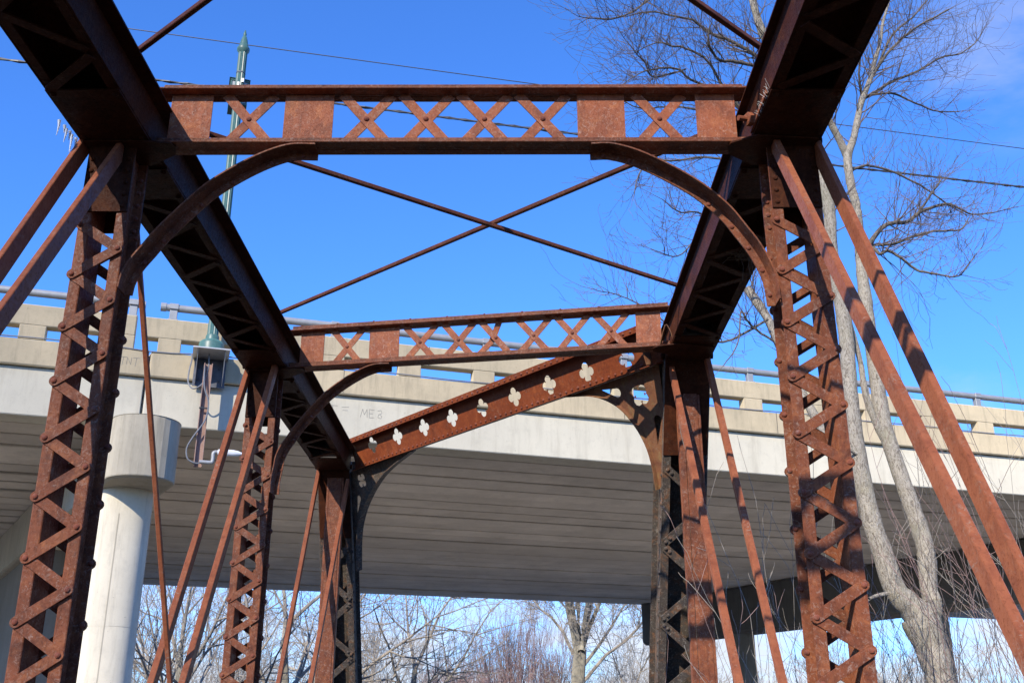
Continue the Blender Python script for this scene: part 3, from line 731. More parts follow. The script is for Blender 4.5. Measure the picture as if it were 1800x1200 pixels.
# lateral rods crossing between the chords
ZR = 5.64
def rod(a, b, r=.017):
    a = Vector((*a, ZR)); b = Vector((*b, ZR + wob(.01)))
    mb = MB().obox((a + b) / 2, (b - a).normalized(), Vector((-(b - a).y, (b - a).x, 0)).normalized(), ZZ, (b - a).length / 2, r, r)
    new('lateral_rod', mb, 'rod', bridge, bevel=.004)
rod((-2.30, 6.285), (1.55, 9.03)); ZR += .045
rod((-2.34, 9.785), (1.55, 6.31)); ZR -= .045
rod((-2.33, 5.473), (1.54, 2.12)); ZR += .045
rod((1.54, 5.506), (-2.33, 1.95)); ZR -= .045

# ---- inclined end posts: box of two built-up channels, double-riveted lacing on the face towards the camera
EM = 1.70
ED = Vector((0, 1, -EM)).normalized(); EN = Vector((0, -EM, -1)).normalized()     # down the post; out of its lower face
def end_post(xo, xi, y0, inner_sgn):
    o3 = Vector(((xo + xi) / 2, y0, 5.40)); L = (5.40 - GZ) / (-ED.z); hw = abs(xi - xo) / 2
    def P(x, l, t): return o3 + X * (x - o3.x) + ED * l - EN * t                   # l down the post, t into it
    mb = MB()
    for x, s in ((xo, inner_sgn), (xi, -inner_sgn)):
        mb.obox(P(x + s * .007, L / 2, .128), X, ED, EN, .007, L / 2, .127)
        mb.obox(P(x + s * .050, L / 2, .006), X, ED, EN, .0355, L / 2, .006)
        mb.obox(P(x + s * .050, L / 2, .249), X, ED, EN, .0355, L / 2, .006)
    mb.obox(P(o3.x, L / 2, .263), X, ED, EN, hw + .06, L / 2, .007)                 # cover plate on the far side
    o = new('end_post', mb, 'peel', bridge, bevel=.003)
    new('tie_plate', MB().obox(P(o3.x, .52, -.0075), X, ED, EN, hw - .002, .55, .006), 'chord', o)
    a, b = xo + inner_sgn * .045, xi - inner_sgn * .045
    l = 1.22; k = 0
    while l < L - .4:
        for (l0, l1) in ((l, l + .34), (l + .80, l + .46)):
            p, q = P(b, l0, -.008 if l0 < l1 else -.008), P(a, l1, -.008)
            new('lacing_bar', MB().bar(p, q, ED, .085, .011), 'peel', o)
            for c, d in ((p, q), (q, p)):
                u = (d - c).normalized()
                for m in (.0, .055): rivet(o, c + u * (m + .01) + EN * .0055, EN, .021, 'peel')
        l += .86; k += 1
    rm = MB(); l = 1.3
    while l < L - .3:
        rm.dome(P(xi, l, .04), (inner_sgn, 0, 0), .021, 7); l += .155
    new('rivet_row', rm, 'peel', o, kind='stuff')
    return o
end_post(RO, RI, 10.20, -1)
end_post(LO, LI, 14.90, 1)
# hip verticals in front of the end posts
def hip(x0, x1, y, lm):
    mb = MB()
    mb.box(x0 + lm, x1 - .028, y, y + .012, GZ - .2, 5.25)
    mb.box(x0, x0 + lm - .004, y + .006, y + .016, GZ - .2, 5.25); mb.box(x0, x0 + .012, y + .016, y + .12, GZ - .2, 5.25)
    mb.box(x1 - .024, x1, y + .006, y + .016, GZ - .2, 5.25); mb.box(x1 - .012, x1, y + .016, y + .12, GZ - .2, 5.25)
    o = new('hip_vertical', mb, 'rust', bridge, bevel=.003)
    return o
hip(1.668, 1.900, 10.40, .06)
hip(-2.694, -2.456, 14.95, .036)

# ---- skewed portal: plate girder with quatrefoil piercings, riveted angles, pierced brackets
PO = Vector((-2.38, 15.0, 5.4)); PA = Vector((.64050578, -.76795335, 0)); PB = Vector((.27076007, .22582542, -.93578409)); PN = Vector((.71863853, .59937511, .35257360))
def Q3(a, b, t=0.0): return PO + PA * a + PB * b + PN * t          # a along, b down the plane, t away from the camera
def quatre(ca, cb, r, off, rot=0.0, n=7, skip=()):
    pts = []
    for k in range(4):
        if k in skip: continue
        th = rot + math.pi / 2 * k; c = (ca + math.cos(th) * off, cb + math.sin(th) * off)
        for j in range(n):
            a = th - math.radians(118) + math.radians(236) * j / (n - 1)
            pts.append((c[0] + math.cos(a) * r, c[1] + math.sin(a) * r))
    return pts
holes = [quatre(.685 + .6175 * k, -.205 + .0115 * k, .052, .064) for k in range(9)]
pw = MB().holed([(.20, -.385), (6.10, -.385), (6.10, .03), (.20, .03)], holes, PO, PA, PB, PN, .0, .009)
portal = new('portal_girder', pw, 'portal', bridge)
for nm, b0, b1, fb in (('portal_top_angle', -.405, -.335, -.335), ('portal_bottom_angle', -.028, .042, .042)):
    am = MB()
    am.obox(Q3(3.12, (b0 + b1) / 2, -.006), PA, PB, PN, 2.97, (b1 - b0) / 2, .0055)
    am.obox(Q3(3.12, fb + .005, -.052), PA, PB, PN, 2.97, .0055, .052)
    am.obox(Q3(3.12, fb + .005, .052), PA, PB, PN, 2.97, .0055, .045)
    new(nm, am, 'portal', portal, bevel=.002)
    k = 0; a = .23
    while a < 5.95:
        rivet(portal, Q3(a, (b0 + b1) / 2 + wob(.003), -.0115), -PN, .017); a += .098 if nm.endswith('bottom_angle') else .105
new('end_angle', MB().obox(Q3(.235, -.17, -.006), PA, PB, PN, .03, .13, .0055), 'olive', portal)
em = MB(); em.obox(Q3(5.93, -.17, -.006), PA, PB, PN, .028, .20, .0055)
em.obox(Q3(5.958, -.17, -.055), PA, PB, PN, .0055, .20, .05)
new('end_angle', em, 'olive', portal)
new('gusset_strip', MB().obox(Q3(.16, -.18, .03), PA, PB, PN, .035, .22, .006), 'portal', portal)
# right-hand bracket plate under the portal
def bracket(arc, edge, holes, mat, flange):
    outline = [(p.x, p.y) for p in catm([(a, b, 0) for a, b in arc], 5)] + edge
    bm_ = MB().holed(outline, holes, PO, PA, PB, PN, .001, .010)
    o = new('portal_bracket', bm_, mat, bridge)
    fm = MB(); pts = catm([(a, b, 0) for a, b in arc], 6); n = len(pts); k = 4
    base = 0
    for i, p in enumerate(pts):
        t = (pts[min(i + 1, n - 1)] - pts[max(i - 1, 0)]).normalized(); w = Vector((t.y, -t.x, 0)) * flange
        fm.v += [tuple(Q3(p.x, p.y, -.052)), tuple(Q3(p.x, p.y, .052)), tuple(Q3(p.x + w.x * .011, p.y + w.y * .011, .052)), tuple(Q3(p.x + w.x * .011, p.y + w.y * .011, -.052))]
    for i in range(n - 1):
        for j in range(k):
            a = i * k + j; b = i * k + (j + 1) % k; fm.f.append((a, b, b + k, a + k))
    fm.f += [(0, 1, 2, 3), tuple((n - 1) * k + j for j in (3, 2, 1, 0))]
    new('arch_flange', fm, mat, o)
    return o
def drop(ca, cb, da, db, r):
    """tear-shaped hole: round end at (ca, cb), point at (da, db)"""
    ang = math.atan2(db - cb, da - ca); pts = []
    for j in range(11):
        a = ang + math.radians(60) + math.radians(240) * j / 10; pts.append((ca + math.cos(a) * r, cb + math.sin(a) * r))
    return pts + [(da, db)]
bracket([(4.62, .06), (5.05, .16), (5.34, .34), (5.50, .58), (5.575, .82), (5.58, 1.04), (5.54, 1.30)],
        [(5.62, 1.30), (5.80, .86), (5.96, .36), (6.02, .055)],
        [quatre(5.66, .30, .062, .062, math.pi / 4), drop(5.36, .20, 5.15, .115, .052), drop(5.80, .60, 5.70, .86, .05)], 'olive', 1)
bracket([(1.56, .055), (1.02, .17), (.68, .28), (.33, .46), (.03, .68), (-.21, .96), (-.46, 1.45)],
        [(-.56, 1.45), (-.25, .62), (-.02, .05)],
        [quatre(.20, .22, .055, .055, math.pi / 4), drop(.02, .45, -.14, .68, .045)], 'peel', 1)  # left bracket: darker finish than the right, standing in for shade

# ---- small strays on the ironwork
ic = thing('icicle_row', (-2.86, 6.0, 5.3), 'row of thin icicles hanging from the left chord of the rusty bridge', 'icicles')
im = MB()
im_pts = ((-2.885, 5.78, .10), (-2.875, 5.84, .05), (-2.88, 5.88, .09), (-2.868, 5.91, .06), (-2.872, 5.95, .12), (-2.86, 5.99, .07), (-2.862, 6.04, .13), (-2.86, 6.08, .06))
for x, y, l in im_pts:
    new('icicle', MB().tube([(x, y, 5.352), (x + .003, y, 5.352 - l * .4), (x + wob(.004), y, 5.352 - l * 1.1)], [.012, .008, .002], 6), 'ice', ic, smooth=True)
nest = MB()
for k in range(70):
    c = Vector((1.86 + rs.gauss(0, .06), 7.72 + rs.gauss(0, .06), 5.322 + rs.gauss(0, .012))); d = Vector((rs.gauss(0, 1), rs.gauss(0, 1), rs.gauss(0, .35))).normalized() * rs.uniform(.03, .09)
    nest.tube([c - d, c + d * .2 + Vector((0, 0, wob(.01))), c + d], .0022, 3)
for k in range(3):
    c = Vector((1.86 + wob(.06), 7.72 + wob(.05), 5.31)); nest.tube([c, c + Vector((wob(.02), wob(.02), -.10)), c + Vector((wob(.04), wob(.03), -.22))], .0018, 3)
tag(new('bird_nest', nest, 'straw'), 'scrappy straw nest caught in the lacing under the right chord', 'nest')
web = MB()
for k in range(26):
    y = 5.45 + k * .012 + wob(.01); web.tube([(1.54, y, 5.35 + wob(.01)), (1.525 + wob(.02), y + wob(.03), 5.385 + wob(.02))], .0014, 3)
tag(new('cobweb', web, 'thread'), 'pale cobweb threads along the lower edge of the right chord', 'cobweb')

# ================================================================== TREES
class TB:
    def __init__(s): s.v = []; s.f = []; s.k = 0
    def add(s, pts, rads, n):
        pts = np.asarray(pts, float); m = len(pts)
        d = np.gradient(pts, axis=0); d /= np.linalg.norm(d, axis=1)[:, None] + 1e-9
        ref = np.array([0, 0, 1.0]) if abs(d[0, 2]) < .9 else np.array([1.0, 0, 0])
        x = ref - d * (d @ ref)[:, None]; x /= np.linalg.norm(x, axis=1)[:, None] + 1e-9
        y = np.cross(d, x); a = np.arange(n) * 2 * math.pi / n
        ring = pts[:, None] + (x[:, None] * np.cos(a)[None, :, None] + y[:, None] * np.sin(a)[None, :, None]) * np.asarray(rads, float)[:, None, None]
        s.v.append(ring.reshape(-1, 3))
        i = np.arange(m - 1)[:, None] * n; j = np.arange(n)[None]; jn = (j + 1) % n
        s.f.append(np.stack([i + j, i + jn, i + n + jn, i + n + j], -1).reshape(-1, 4) + s.k); s.k += m * n
    def mesh(s, name, mat, smooth=True):
        v = np.concatenate(s.v); f = np.concatenate(s.f); me = bpy.data.meshes.new(name)
        me.vertices.add(len(v)); me.vertices.foreach_set('co', v.ravel())
        me.loops.add(f.size); me.loops.foreach_set('vertex_index', f.ravel().astype(np.int32))
        me.polygons.add(len(f)); me.polygons.foreach_set('loop_start', (np.arange(len(f)) * 4).astype(np.int32))
        me.polygons.foreach_set('loop_total', np.full(len(f), 4, np.int32))
        if smooth: me.polygons.foreach_set('use_smooth', np.ones(len(f), bool))
        me.update(calc_edges=True); me.materials.append(M[mat]); return me
def unit(a): return a / (np.linalg.norm(a) + 1e-9)
def grow(tb, rng, p, d, L, r, lvl, P):
    """one branch and everything that grows from it; P: children per level, spread, upward pull, wobble"""
    m = 7 if lvl == 0 else (6 if L > .6 else 4)
    pts = [np.array(p, float)]; d = unit(np.array(d, float)); dirs = [d]
    for i in range(m - 1):
        d = unit(d + rng.normal(0, P['wob'], 3) + np.array([0, 0, P['up']]))
        pts.append(pts[-1] + d * L / (m - 1)); dirs.append(d)
    t = np.linspace(0, 1, m); rad = np.maximum(r * (1 - t * .72), P['rmin'])
    tb.add(pts, rad, 6 if r > .05 else (4 if r > .015 else 3))
    if lvl >= len(P['kids']): return
    for k in range(P['kids'][lvl]):
        u = rng.uniform(P['from'], 1.0) if k else 1.0
        q = u * (m - 1); i = min(int(q), m - 2); w = q - i
        pos = pts[i] * (1 - w) + pts[i + 1] * w; dd = dirs[min(i + 1, m - 1)]
        ax = unit(np.cross(dd, rng.normal(0, 1, 3))); an = math.radians(rng.uniform(*P['ang'])) * (.5 if k == 0 else 1)
        nd = dd * math.cos(an) + ax * math.sin(an)
        grow(tb, rng, pos, nd, L * rng.uniform(*P['ratio']) * (1.0 if k == 0 else 1.05 - .35 * u), max(rad[i] * .62, P['rmin']), lvl + 1, P)

# ---- the big bare tree on the right: measured stems and limbs, twigs grown on them
TREE_LIMBS = [
  ('trunk', [(5.163, 13.0, 1.589, 0.1691), (5.044, 13.0, 2.019, 0.1679), (4.974, 13.0, 2.351, 0.1662), (4.957, 13.0, 2.51, 0.1703), (4.901, 13.0, 2.781, 0.1918), (4.827, 13.0, 3.076, 0.2307)]),
  ('left_stem', [(4.857, 13.0, 3.043, 0.2034), (4.704, 12.976, 3.225, 0.1565), (4.555, 12.953, 3.403, 0.1297), (4.456, 12.929, 3.819, 0.1241), (4.356, 12.906, 4.244, 0.1184), (4.273, 12.882, 5.032, 0.1136), (4.264, 12.859, 5.768, 0.1012), (4.293, 12.835, 6.532, 0.0957), (4.279, 12.812, 7.0, 0.0967), (4.235, 12.788, 7.479, 0.0865), (4.221, 12.765, 7.968, 0.0798), (4.24, 12.741, 8.356, 0.0843), (4.198, 12.718, 8.743, 0.0773), (4.09, 12.694, 9.504, 0.0707), (3.886, 12.671, 10.321, 0.064), (3.587, 12.647, 11.091, 0.061), (3.464, 12.624, 11.647, 0.0535), (3.39, 12.6, 12.339, 0.0459)]),
  ('right_stem', [(4.857, 13.0, 3.043, 0.1695), (5.01, 13.026, 3.198, 0.116), (5.002, 13.052, 3.416, 0.1066), (5.037, 13.078, 3.844, 0.115), (5.007, 13.104, 4.17, 0.1092), (4.942, 13.13, 4.511, 0.1033), (4.827, 13.157, 5.103, 0.0943), (4.755, 13.183, 5.617, 0.0994), (4.753, 13.209, 6.138, 0.0934), (4.752, 13.235, 6.684, 0.0835), (4.759, 13.261, 7.246, 0.0887), (4.772, 13.287, 7.818, 0.0744), (4.822, 13.313, 8.657, 0.0641), (4.791, 13.339, 9.089, 0.0608), (4.804, 13.365, 9.568, 0.0616), (4.93, 13.391, 9.887, 0.0497), (5.048, 13.417, 10.269, 0.046), (5.139, 13.443, 10.55, 0.0464), (5.335, 13.47, 10.986, 0.0384), (5.439, 13.496, 11.288, 0.0344), (5.58, 13.522, 11.668, 0.0261), (5.68, 13.548, 12.055, 0.0219), (5.826, 13.574, 12.449, 0.0177), (5.971, 13.6, 12.961, 0.0135)]),
  ('fork_limb', [(4.816, 13.4, 9.588, 0.0576), (4.709, 13.333, 9.832, 0.0536), (4.605, 13.267, 10.029, 0.0495), (4.51, 13.2, 10.168, 0.0494), (4.276, 13.133, 10.637, 0.0415), (4.105, 13.067, 11.183, 0.0335), (4.014, 13.0, 11.739, 0.0253)]),
  ('low_link', [(4.367, 13.0, 7.038, 0.0453), (4.46, 13.04, 6.69, 0.0375), (4.525, 13.08, 6.307, 0.0372), (4.554, 13.12, 5.89, 0.0443), (4.682, 13.16, 5.443, 0.0476), (4.792, 13.2, 5.227, 0.0438)]),
  ('third_stem', [(4.294, 13.0, 4.843, 0.0641), (4.065, 13.043, 5.111, 0.0612), (3.9, 13.086, 5.497, 0.0583), (3.735, 13.129, 5.933, 0.0555), (3.538, 13.171, 6.5, 0.0527), (3.415, 13.214, 6.963, 0.0573), (3.281, 13.257, 7.271, 0.0617), (3.176, 13.3, 7.484, 0.0583)]),
  ('limb', [(5.174, 13.5, 10.627, 0.0297), (5.554, 13.643, 10.933, 0.0258), (5.867, 13.786, 11.184, 0.0218), (6.283, 13.929, 11.439, 0.0177), (6.74, 14.071, 11.783, 0.0144), (7.159, 14.214, 11.993, 0.0114), (7.468, 14.357, 12.262, 0.0092), (7.689, 14.5, 12.591, 0.0065)]),
  ('limb', [(5.344, 13.5, 10.987, 0.0256), (5.616, 13.4, 11.372, 0.0214), (5.82, 13.3, 11.554, 0.0192), (6.015, 13.2, 11.684, 0.0171), (6.219, 13.1, 11.761, 0.0144), (6.495, 13.0, 11.877, 0.0119)]),
  ('limb', [(5.416, 13.5, 11.088, 0.0214), (5.831, 13.6, 11.862, 0.0175), (6.228, 13.7, 12.278, 0.0142), (6.542, 13.8, 12.682, 0.0117)]),
  ('limb', [(5.179, 13.5, 10.667, 0.0212), (5.49, 13.629, 10.793, 0.0171), (5.776, 13.757, 10.889, 0.0164), (6.056, 13.886, 10.842, 0.0139), (6.291, 14.014, 10.824, 0.0132), (6.538, 14.143, 10.805, 0.0106), (6.834, 14.271, 10.867, 0.0089), (7.033, 14.4, 10.971, 0.0067)]),
  ('limb', [(5.183, 13.5, 10.627, 0.0212), (5.131, 13.3, 10.849, 0.0168), (5.131, 13.1, 11.155, 0.0126), (5.147, 12.9, 11.457, 0.0083)]),
  ('limb', [(4.808, 13.3, 7.953, 0.0354), (4.981, 13.4, 8.22, 0.0359), (5.247, 13.5, 8.501, 0.0323), (5.456, 13.6, 8.606, 0.0305), (5.647, 13.7, 8.685, 0.0287), (5.835, 13.8, 8.847, 0.0269), (6.07, 13.9, 9.03, 0.0251), (6.42, 14.0, 9.159, 0.019), (6.666, 14.1, 9.136, 0.0153), (6.865, 14.2, 9.121, 0.0128), (7.227, 14.3, 9.203, 0.0095), (7.694, 14.4, 9.362, 0.0061)]),
  ('limb', [(4.823, 13.3, 7.953, 0.0275), (5.01, 13.4, 8.202, 0.0239), (5.357, 13.5, 8.287, 0.0201), (5.696, 13.6, 8.461, 0.0183), (6.008, 13.7, 8.575, 0.0164), (6.444, 13.8, 8.662, 0.0124), (6.635, 13.9, 8.898, 0.0083)]),
  ('limb', [(4.825, 13.3, 7.971, 0.0275), (4.953, 13.267, 8.076, 0.0236), (5.016, 13.233, 7.973, 0.0235), (5.126, 13.2, 8.0, 0.0215), (5.248, 13.167, 7.881, 0.0195), (5.432, 13.133, 7.72, 0.0178), (5.589, 13.1, 7.654, 0.0154), (5.833, 13.067, 7.571, 0.0115), (5.998, 13.033, 7.58, 0.0092), (6.246, 13.0, 7.886, 0.0062)]),
  ('limb', [(5.75, 13.6, 8.743, 0.0184), (5.937, 13.6, 8.972, 0.0164), (6.07, 13.6, 9.158, 0.0132), (6.189, 13.6, 9.298, 0.0091)]),
  ('limb', [(4.869, 13.5, 9.431, 0.0247), (5.062, 13.6, 9.554, 0.0191), (5.257, 13.7, 9.603, 0.0168), (5.618, 13.8, 9.545, 0.0168), (5.932, 13.9, 9.429, 0.0144), (6.154, 14.0, 9.369, 0.0127), (6.464, 14.1, 9.203, 0.0111), (6.778, 14.2, 9.055, 0.0068)]),
  ('limb', [(4.253, 13.2, 9.817, 0.0368), (3.926, 13.05, 10.196, 0.0327), (3.613, 12.9, 10.749, 0.0287), (3.413, 12.75, 10.692, 0.0264), (3.114, 12.6, 10.652, 0.0241), (2.865, 12.45, 10.574, 0.0199), (2.738, 12.3, 10.607, 0.0177), (2.665, 12.15, 10.61, 0.0156), (2.681, 12.0, 10.777, 0.0116)]),
  ('limb', [(4.048, 13.2, 10.683, 0.0334), (3.719, 13.1, 10.989, 0.0313), (3.535, 13.0, 11.036, 0.0291), (3.37, 12.9, 11.092, 0.0269), (3.094, 12.8, 11.187, 0.0247), (2.872, 12.7, 11.211, 0.0225), (2.695, 12.6, 11.263, 0.0204), (2.536, 12.5, 11.304, 0.0178), (2.222, 12.4, 11.306, 0.0145), (1.904, 12.3, 11.296, 0.0104), (1.553, 12.2, 11.142, 0.0063)]),
  ('limb', [(3.538, 13.0, 9.602, 0.0321), (3.262, 12.875, 9.989, 0.0261), (3.055, 12.75, 10.235, 0.0221), (2.916, 12.625, 10.292, 0.0199), (2.715, 12.5, 10.582, 0.0179), (2.385, 12.375, 10.71, 0.0159), (2.168, 12.25, 10.665, 0.0134), (1.931, 12.125, 10.639, 0.0093), (1.58, 12.0, 10.363, 0.0058)]),
  ('limb', [(3.294, 13.0, 10.07, 0.0244), (2.958, 12.85, 10.303, 0.0202), (2.693, 12.7, 10.343, 0.0185), (2.469, 12.55, 10.335, 0.0167), (2.291, 12.4, 10.38, 0.0158), (2.109, 12.25, 10.293, 0.014), (1.889, 12.1, 10.16, 0.0115), (1.712, 11.95, 10.01, 0.0083), (1.445, 11.8, 9.729, 0.0052)]),
  ('limb', [(2.409, 12.6, 10.539, 0.012), (2.135, 12.433, 10.329, 0.0118), (1.949, 12.267, 10.167, 0.0117), (1.81, 12.1, 10.097, 0.01), (1.741, 11.933, 10.178, 0.0091), (1.611, 11.767, 10.221, 0.0075), (1.428, 11.6, 10.385, 0.0052)]),
  ('limb', [(2.589, 12.6, 11.932, 0.0207), (2.219, 12.457, 11.866, 0.0184), (1.899, 12.314, 11.503, 0.0161), (1.688, 12.171, 11.225, 0.0143), (1.468, 12.029, 10.99, 0.0125), (1.318, 11.886, 10.842, 0.0108), (1.051, 11.743, 10.75, 0.0084), (0.851, 11.6, 10.685, 0.0053)]),
  ('limb', [(3.483, 12.8, 9.479, 0.0237), (3.116, 12.65, 9.705, 0.0197), (2.777, 12.5, 9.746, 0.0172), (2.439, 12.35, 9.713, 0.0155), (2.106, 12.2, 9.642, 0.0122), (1.702, 12.05, 9.527, 0.009), (1.448, 11.9, 9.551, 0.006)]),
  ('limb', [(3.406, 12.8, 9.029, 0.0235), (2.99, 12.65, 9.076, 0.0178), (2.575, 12.5, 9.032, 0.0153), (2.087, 12.35, 8.901, 0.0129), (1.779, 12.2, 8.839, 0.0112), (1.621, 12.05, 8.515, 0.0088), (1.533, 11.9, 8.184, 0.0058)]),
  ('limb', [(3.371, 12.8, 8.157, 0.023), (2.988, 12.62, 8.108, 0.0174), (2.652, 12.44, 8.075, 0.0142), (2.364, 12.26, 8.114, 0.0118), (2.098, 12.08, 8.027, 0.0095), (1.875, 11.9, 8.102, 0.0058)]),
  ('limb', [(3.352, 12.8, 7.486, 0.0188), (2.874, 12.575, 7.71, 0.0149), (2.394, 12.35, 7.765, 0.011), (2.048, 12.125, 7.415, 0.0086), (1.733, 11.9, 7.386, 0.0053)]),
  ('limb', [(3.348, 13.0, 6.917, 0.0173), (2.695, 12.86, 6.543, 0.0148), (2.091, 12.72, 6.647, 0.011), (1.718, 12.58, 6.867, 0.0088), (1.346, 12.44, 7.005, 0.0073), (0.975, 12.3, 7.063, 0.005)]),
  ('limb', [(3.395, 13.0, 6.596, 0.0149), (3.131, 12.92, 6.765, 0.0149), (3.01, 12.84, 6.853, 0.0134), (2.926, 12.76, 6.94, 0.0111), (2.839, 12.68, 6.474, 0.0087), (2.619, 12.6, 6.137, 0.0065)]),
  ('stub', [(4.407, 12.8, 3.329, 0.0269), (4.257, 12.7, 3.296, 0.0234), (4.113, 12.6, 3.244, 0.0199)]),
  ('stub', [(4.253, 12.8, 5.01, 0.0176), (4.102, 12.7, 5.056, 0.014), (3.981, 12.6, 4.986, 0.0104)]),
  ('stub', [(4.75, 13.2, 6.135, 0.0224), (4.87, 13.15, 6.331, 0.0187), (4.899, 13.1, 6.456, 0.015)]),
]
tree = thing('bare_tree', (5.40, 13.0, GZ), 'big pale-barked bare tree with forked trunk just right of the rusty bridge', 'tree')
rng = np.random.default_rng(11)
tk = TB(); cr = TB(); lb = TB(); rt = random.Random(4)
def smooth_path(pts, k=5):
    q = catm([p[:3] for p in pts], k); n = len(q)
    rr = np.interp(np.linspace(0, len(pts) - 1, n), range(len(pts)), [p[3] for p in pts]); return np.array([tuple(x) for x in q]), rr
twig = dict(kids=(3, 2, 1), wob=.10, up=.055, rmin=.0022, ang=(22, 55), ratio=(.42, .70), **{'from': .25})
tk.add([(5.42, 13.0, GZ - .3), (5.40, 13.0, GZ + .2), (5.34, 13.0, -.4), (5.223, 13.0, .9), (5.163, 13.0, 1.609)], [.40, .29, .24, .19, 0.169], 18)
for nm, pts in TREE_LIMBS:
    P_, rr = smooth_path(pts)
    big = nm != 'limb'
    if big:
        rr = rr * (1 + np.array([rt.uniform(-.05, .05) for _ in rr])); rr[0] *= 1.0
        tk.add(P_, rr, 16 if rr.max() > .1 else 10)
    else:
        P_ = P_ + np.cumsum(rng.normal(0, .004, P_.shape), 0); lb.add(P_, np.maximum(rr, .0045), 7)
    if nm in ('trunk', 'low_link', 'stub'): continue
    n = len(P_)
    start = {'left_stem': .60, 'right_stem': .62, 'third_stem': .45, 'fork_limb': .2}.get(nm, .12)
    cnt = int({'left_stem': 22, 'right_stem': 30, 'third_stem': 9, 'fork_limb': 12}.get(nm, 8 + n * .62))
    for k in range(cnt):
        u = rng.uniform(start, 1.0); i = min(int(u * (n - 1)), n - 2)
        d = unit(P_[i + 1] - P_[i]); ax = unit(np.cross(d, rng.normal(0, 1, 3))); an = math.radians(rng.uniform(30, 75))
        nd = d * math.cos(an) + ax * math.sin(an) + np.array([0, 0, .22])
        L = rng.uniform(.30, .85) * (1.25 if big else 1.0) * (1.15 - .45 * u)
        grow(cr, rng, P_[i], nd, L, min(.013, max(.0055, rr[i] * .4)), 0, twig)
    if not big: grow(cr, rng, P_[-1], P_[-1] - P_[-2], .5, .005, 1, twig)
new('trunk', tk.mesh('trunk', 'bark'), 'bark', tree)
limbs_ = new('limbs', lb.mesh('limbs', 'limb'), 'limb', tree)
new('crown', cr.mesh('crown', 'twig'), 'twig', tree)

# ---- thin saplings at the foot of the bank on the right
def px(u, y, v=1150):                                    # ground position under a bearing at the distance y
    return (u - 900) / 1865 * (y * .9346 + 1.0)
sap = dict(kids=(6, 3, 1), wob=.055, up=.10, rmin=.0026, ang=(22, 48), ratio=(.22, .42), **{'from': .3})
SAP = [(1322, 9.5, 4.0, 3, 'twig_pale', 'pale thin shoots in front of the far pier column'), (1350, 10.5, 3.9, 4, 'twig_red', 'reddish shoots left of the right-hand bridge post'),
       (1425, 11.0, 4.2, 4, 'twig_pale', 'pale shoots seen through the lacing of the near right post'), (1545, 11.5, 4.0, 4, 'twig', 'brown shoots between the right post and the forked trunk'),
       (1690, 11.0, 4.6, 5, 'twig_red', 'reddish shoots right of the forked trunk'), (1755, 10.0, 4.6, 5, 'twig', 'tangled brown shoots beyond the diagonal bars'),
       (1800, 12.0, 6.2, 4, 'twig_pale', 'pale shoots at the right edge beside the overpass'), (1665, 14.5, 7.4, 3, 'twig', 'tall slender sapling rising before the parapet right of the bars')]
for i, (u, y, h, ns, mat, lab) in enumerate(SAP):
    o = thing('sapling', (px(u, y), y, GZ), lab, 'sapling', 'saplings on the bank right of the bridge')
    tb = TB(); rg = np.random.default_rng(100 + i)
    for k in range(ns + 3 if h < 7 else 2):
        b = np.array([px(u, y) + rg.normal(0, .30), y + rg.normal(0, .25), GZ])
        grow(tb, rg, b, np.array([rg.normal(.03, .07), rg.normal(0, .10), 1.0]), h * rg.uniform(.70, 1.12), .013, 0, dict(sap, up=.05))
    new('stems', tb.mesh('stems', mat), mat, o)

# ---- bare trees beyond the overpass, seen under its deck
FAR = [  # bearing, distance, height, trunk radius, style, label
    (262, 74, 15, .16, 'grey', 'grey upright bare tree just right of the big round column'),
    (318, 60, 17, .22, 'grey', 'spreading bare tree right of the round column, behind the paired bars'),
    (395, 88, 16, .2, 'grey', 'bare tree low behind the second left post'),
    (505, 57, 17, .27, 'pale', 'pale-limbed bare tree right of the second left lattice post'),
    (560, 82, 16, .22, 'pale', 'bare tree hidden partly by the left end post'),
    (706, 60, 14.5, .20, 'pale', 'pale bare tree with level limbs right of the left end post'),
    (655, 92, 16, .2, 'grey', 'grey bare tree behind the pale level-limbed one'),
    (770, 100, 12.5, .16, 'red', 'low reddish bare tree left of the middle of the gap'),
    (835, 112, 14.0, .17, 'red', 'round reddish bare tree in the middle of the gap'),
    (905, 104, 15.6, .18, 'redup', 'tall upright reddish tree with broom-like shoots in the middle of the gap'),
    (960, 116, 14, .17, 'redup', 'upright reddish tree left of the many-stemmed trunk'),
    (1095, 64, 11.5, .11, 'pale', 'slender pale tree right of the many-stemmed trunk'),
    (1140, 84, 10.5, .10, 'grey', 'thin grey tree close to the right end post'),
    (1205, 90, 11, .13, 'grey', 'grey bare tree behind the right end post'),
    (1378, 120, 10.5, .16, 'willow', 'yellowish tree far beyond the right pier column'),
    (1285, 126, 9.5, .16, 'willow', 'yellowish tree left of the right pier column'),
    (1475, 95, 11, .15, 'grey', 'bare tree behind the near right post'),
    (1560, 78, 11.5, .13, 'grey', 'bare tree left of the forked trunk, under the deck'),
    (1610, 105, 10, .13, 'grey', 'far bare tree directly behind the forked trunk'),
    (1720, 90, 10.5, .14, 'grey', 'far bare tree under the deck at the right edge'),
    (1745, 150, 8.6, .2, 'conifer', 'dull green rounded tree low on the right horizon'),
    (1600, 160, 7.6, .2, 'conifer', 'dull green rounded tree low behind the forked trunk'),
]
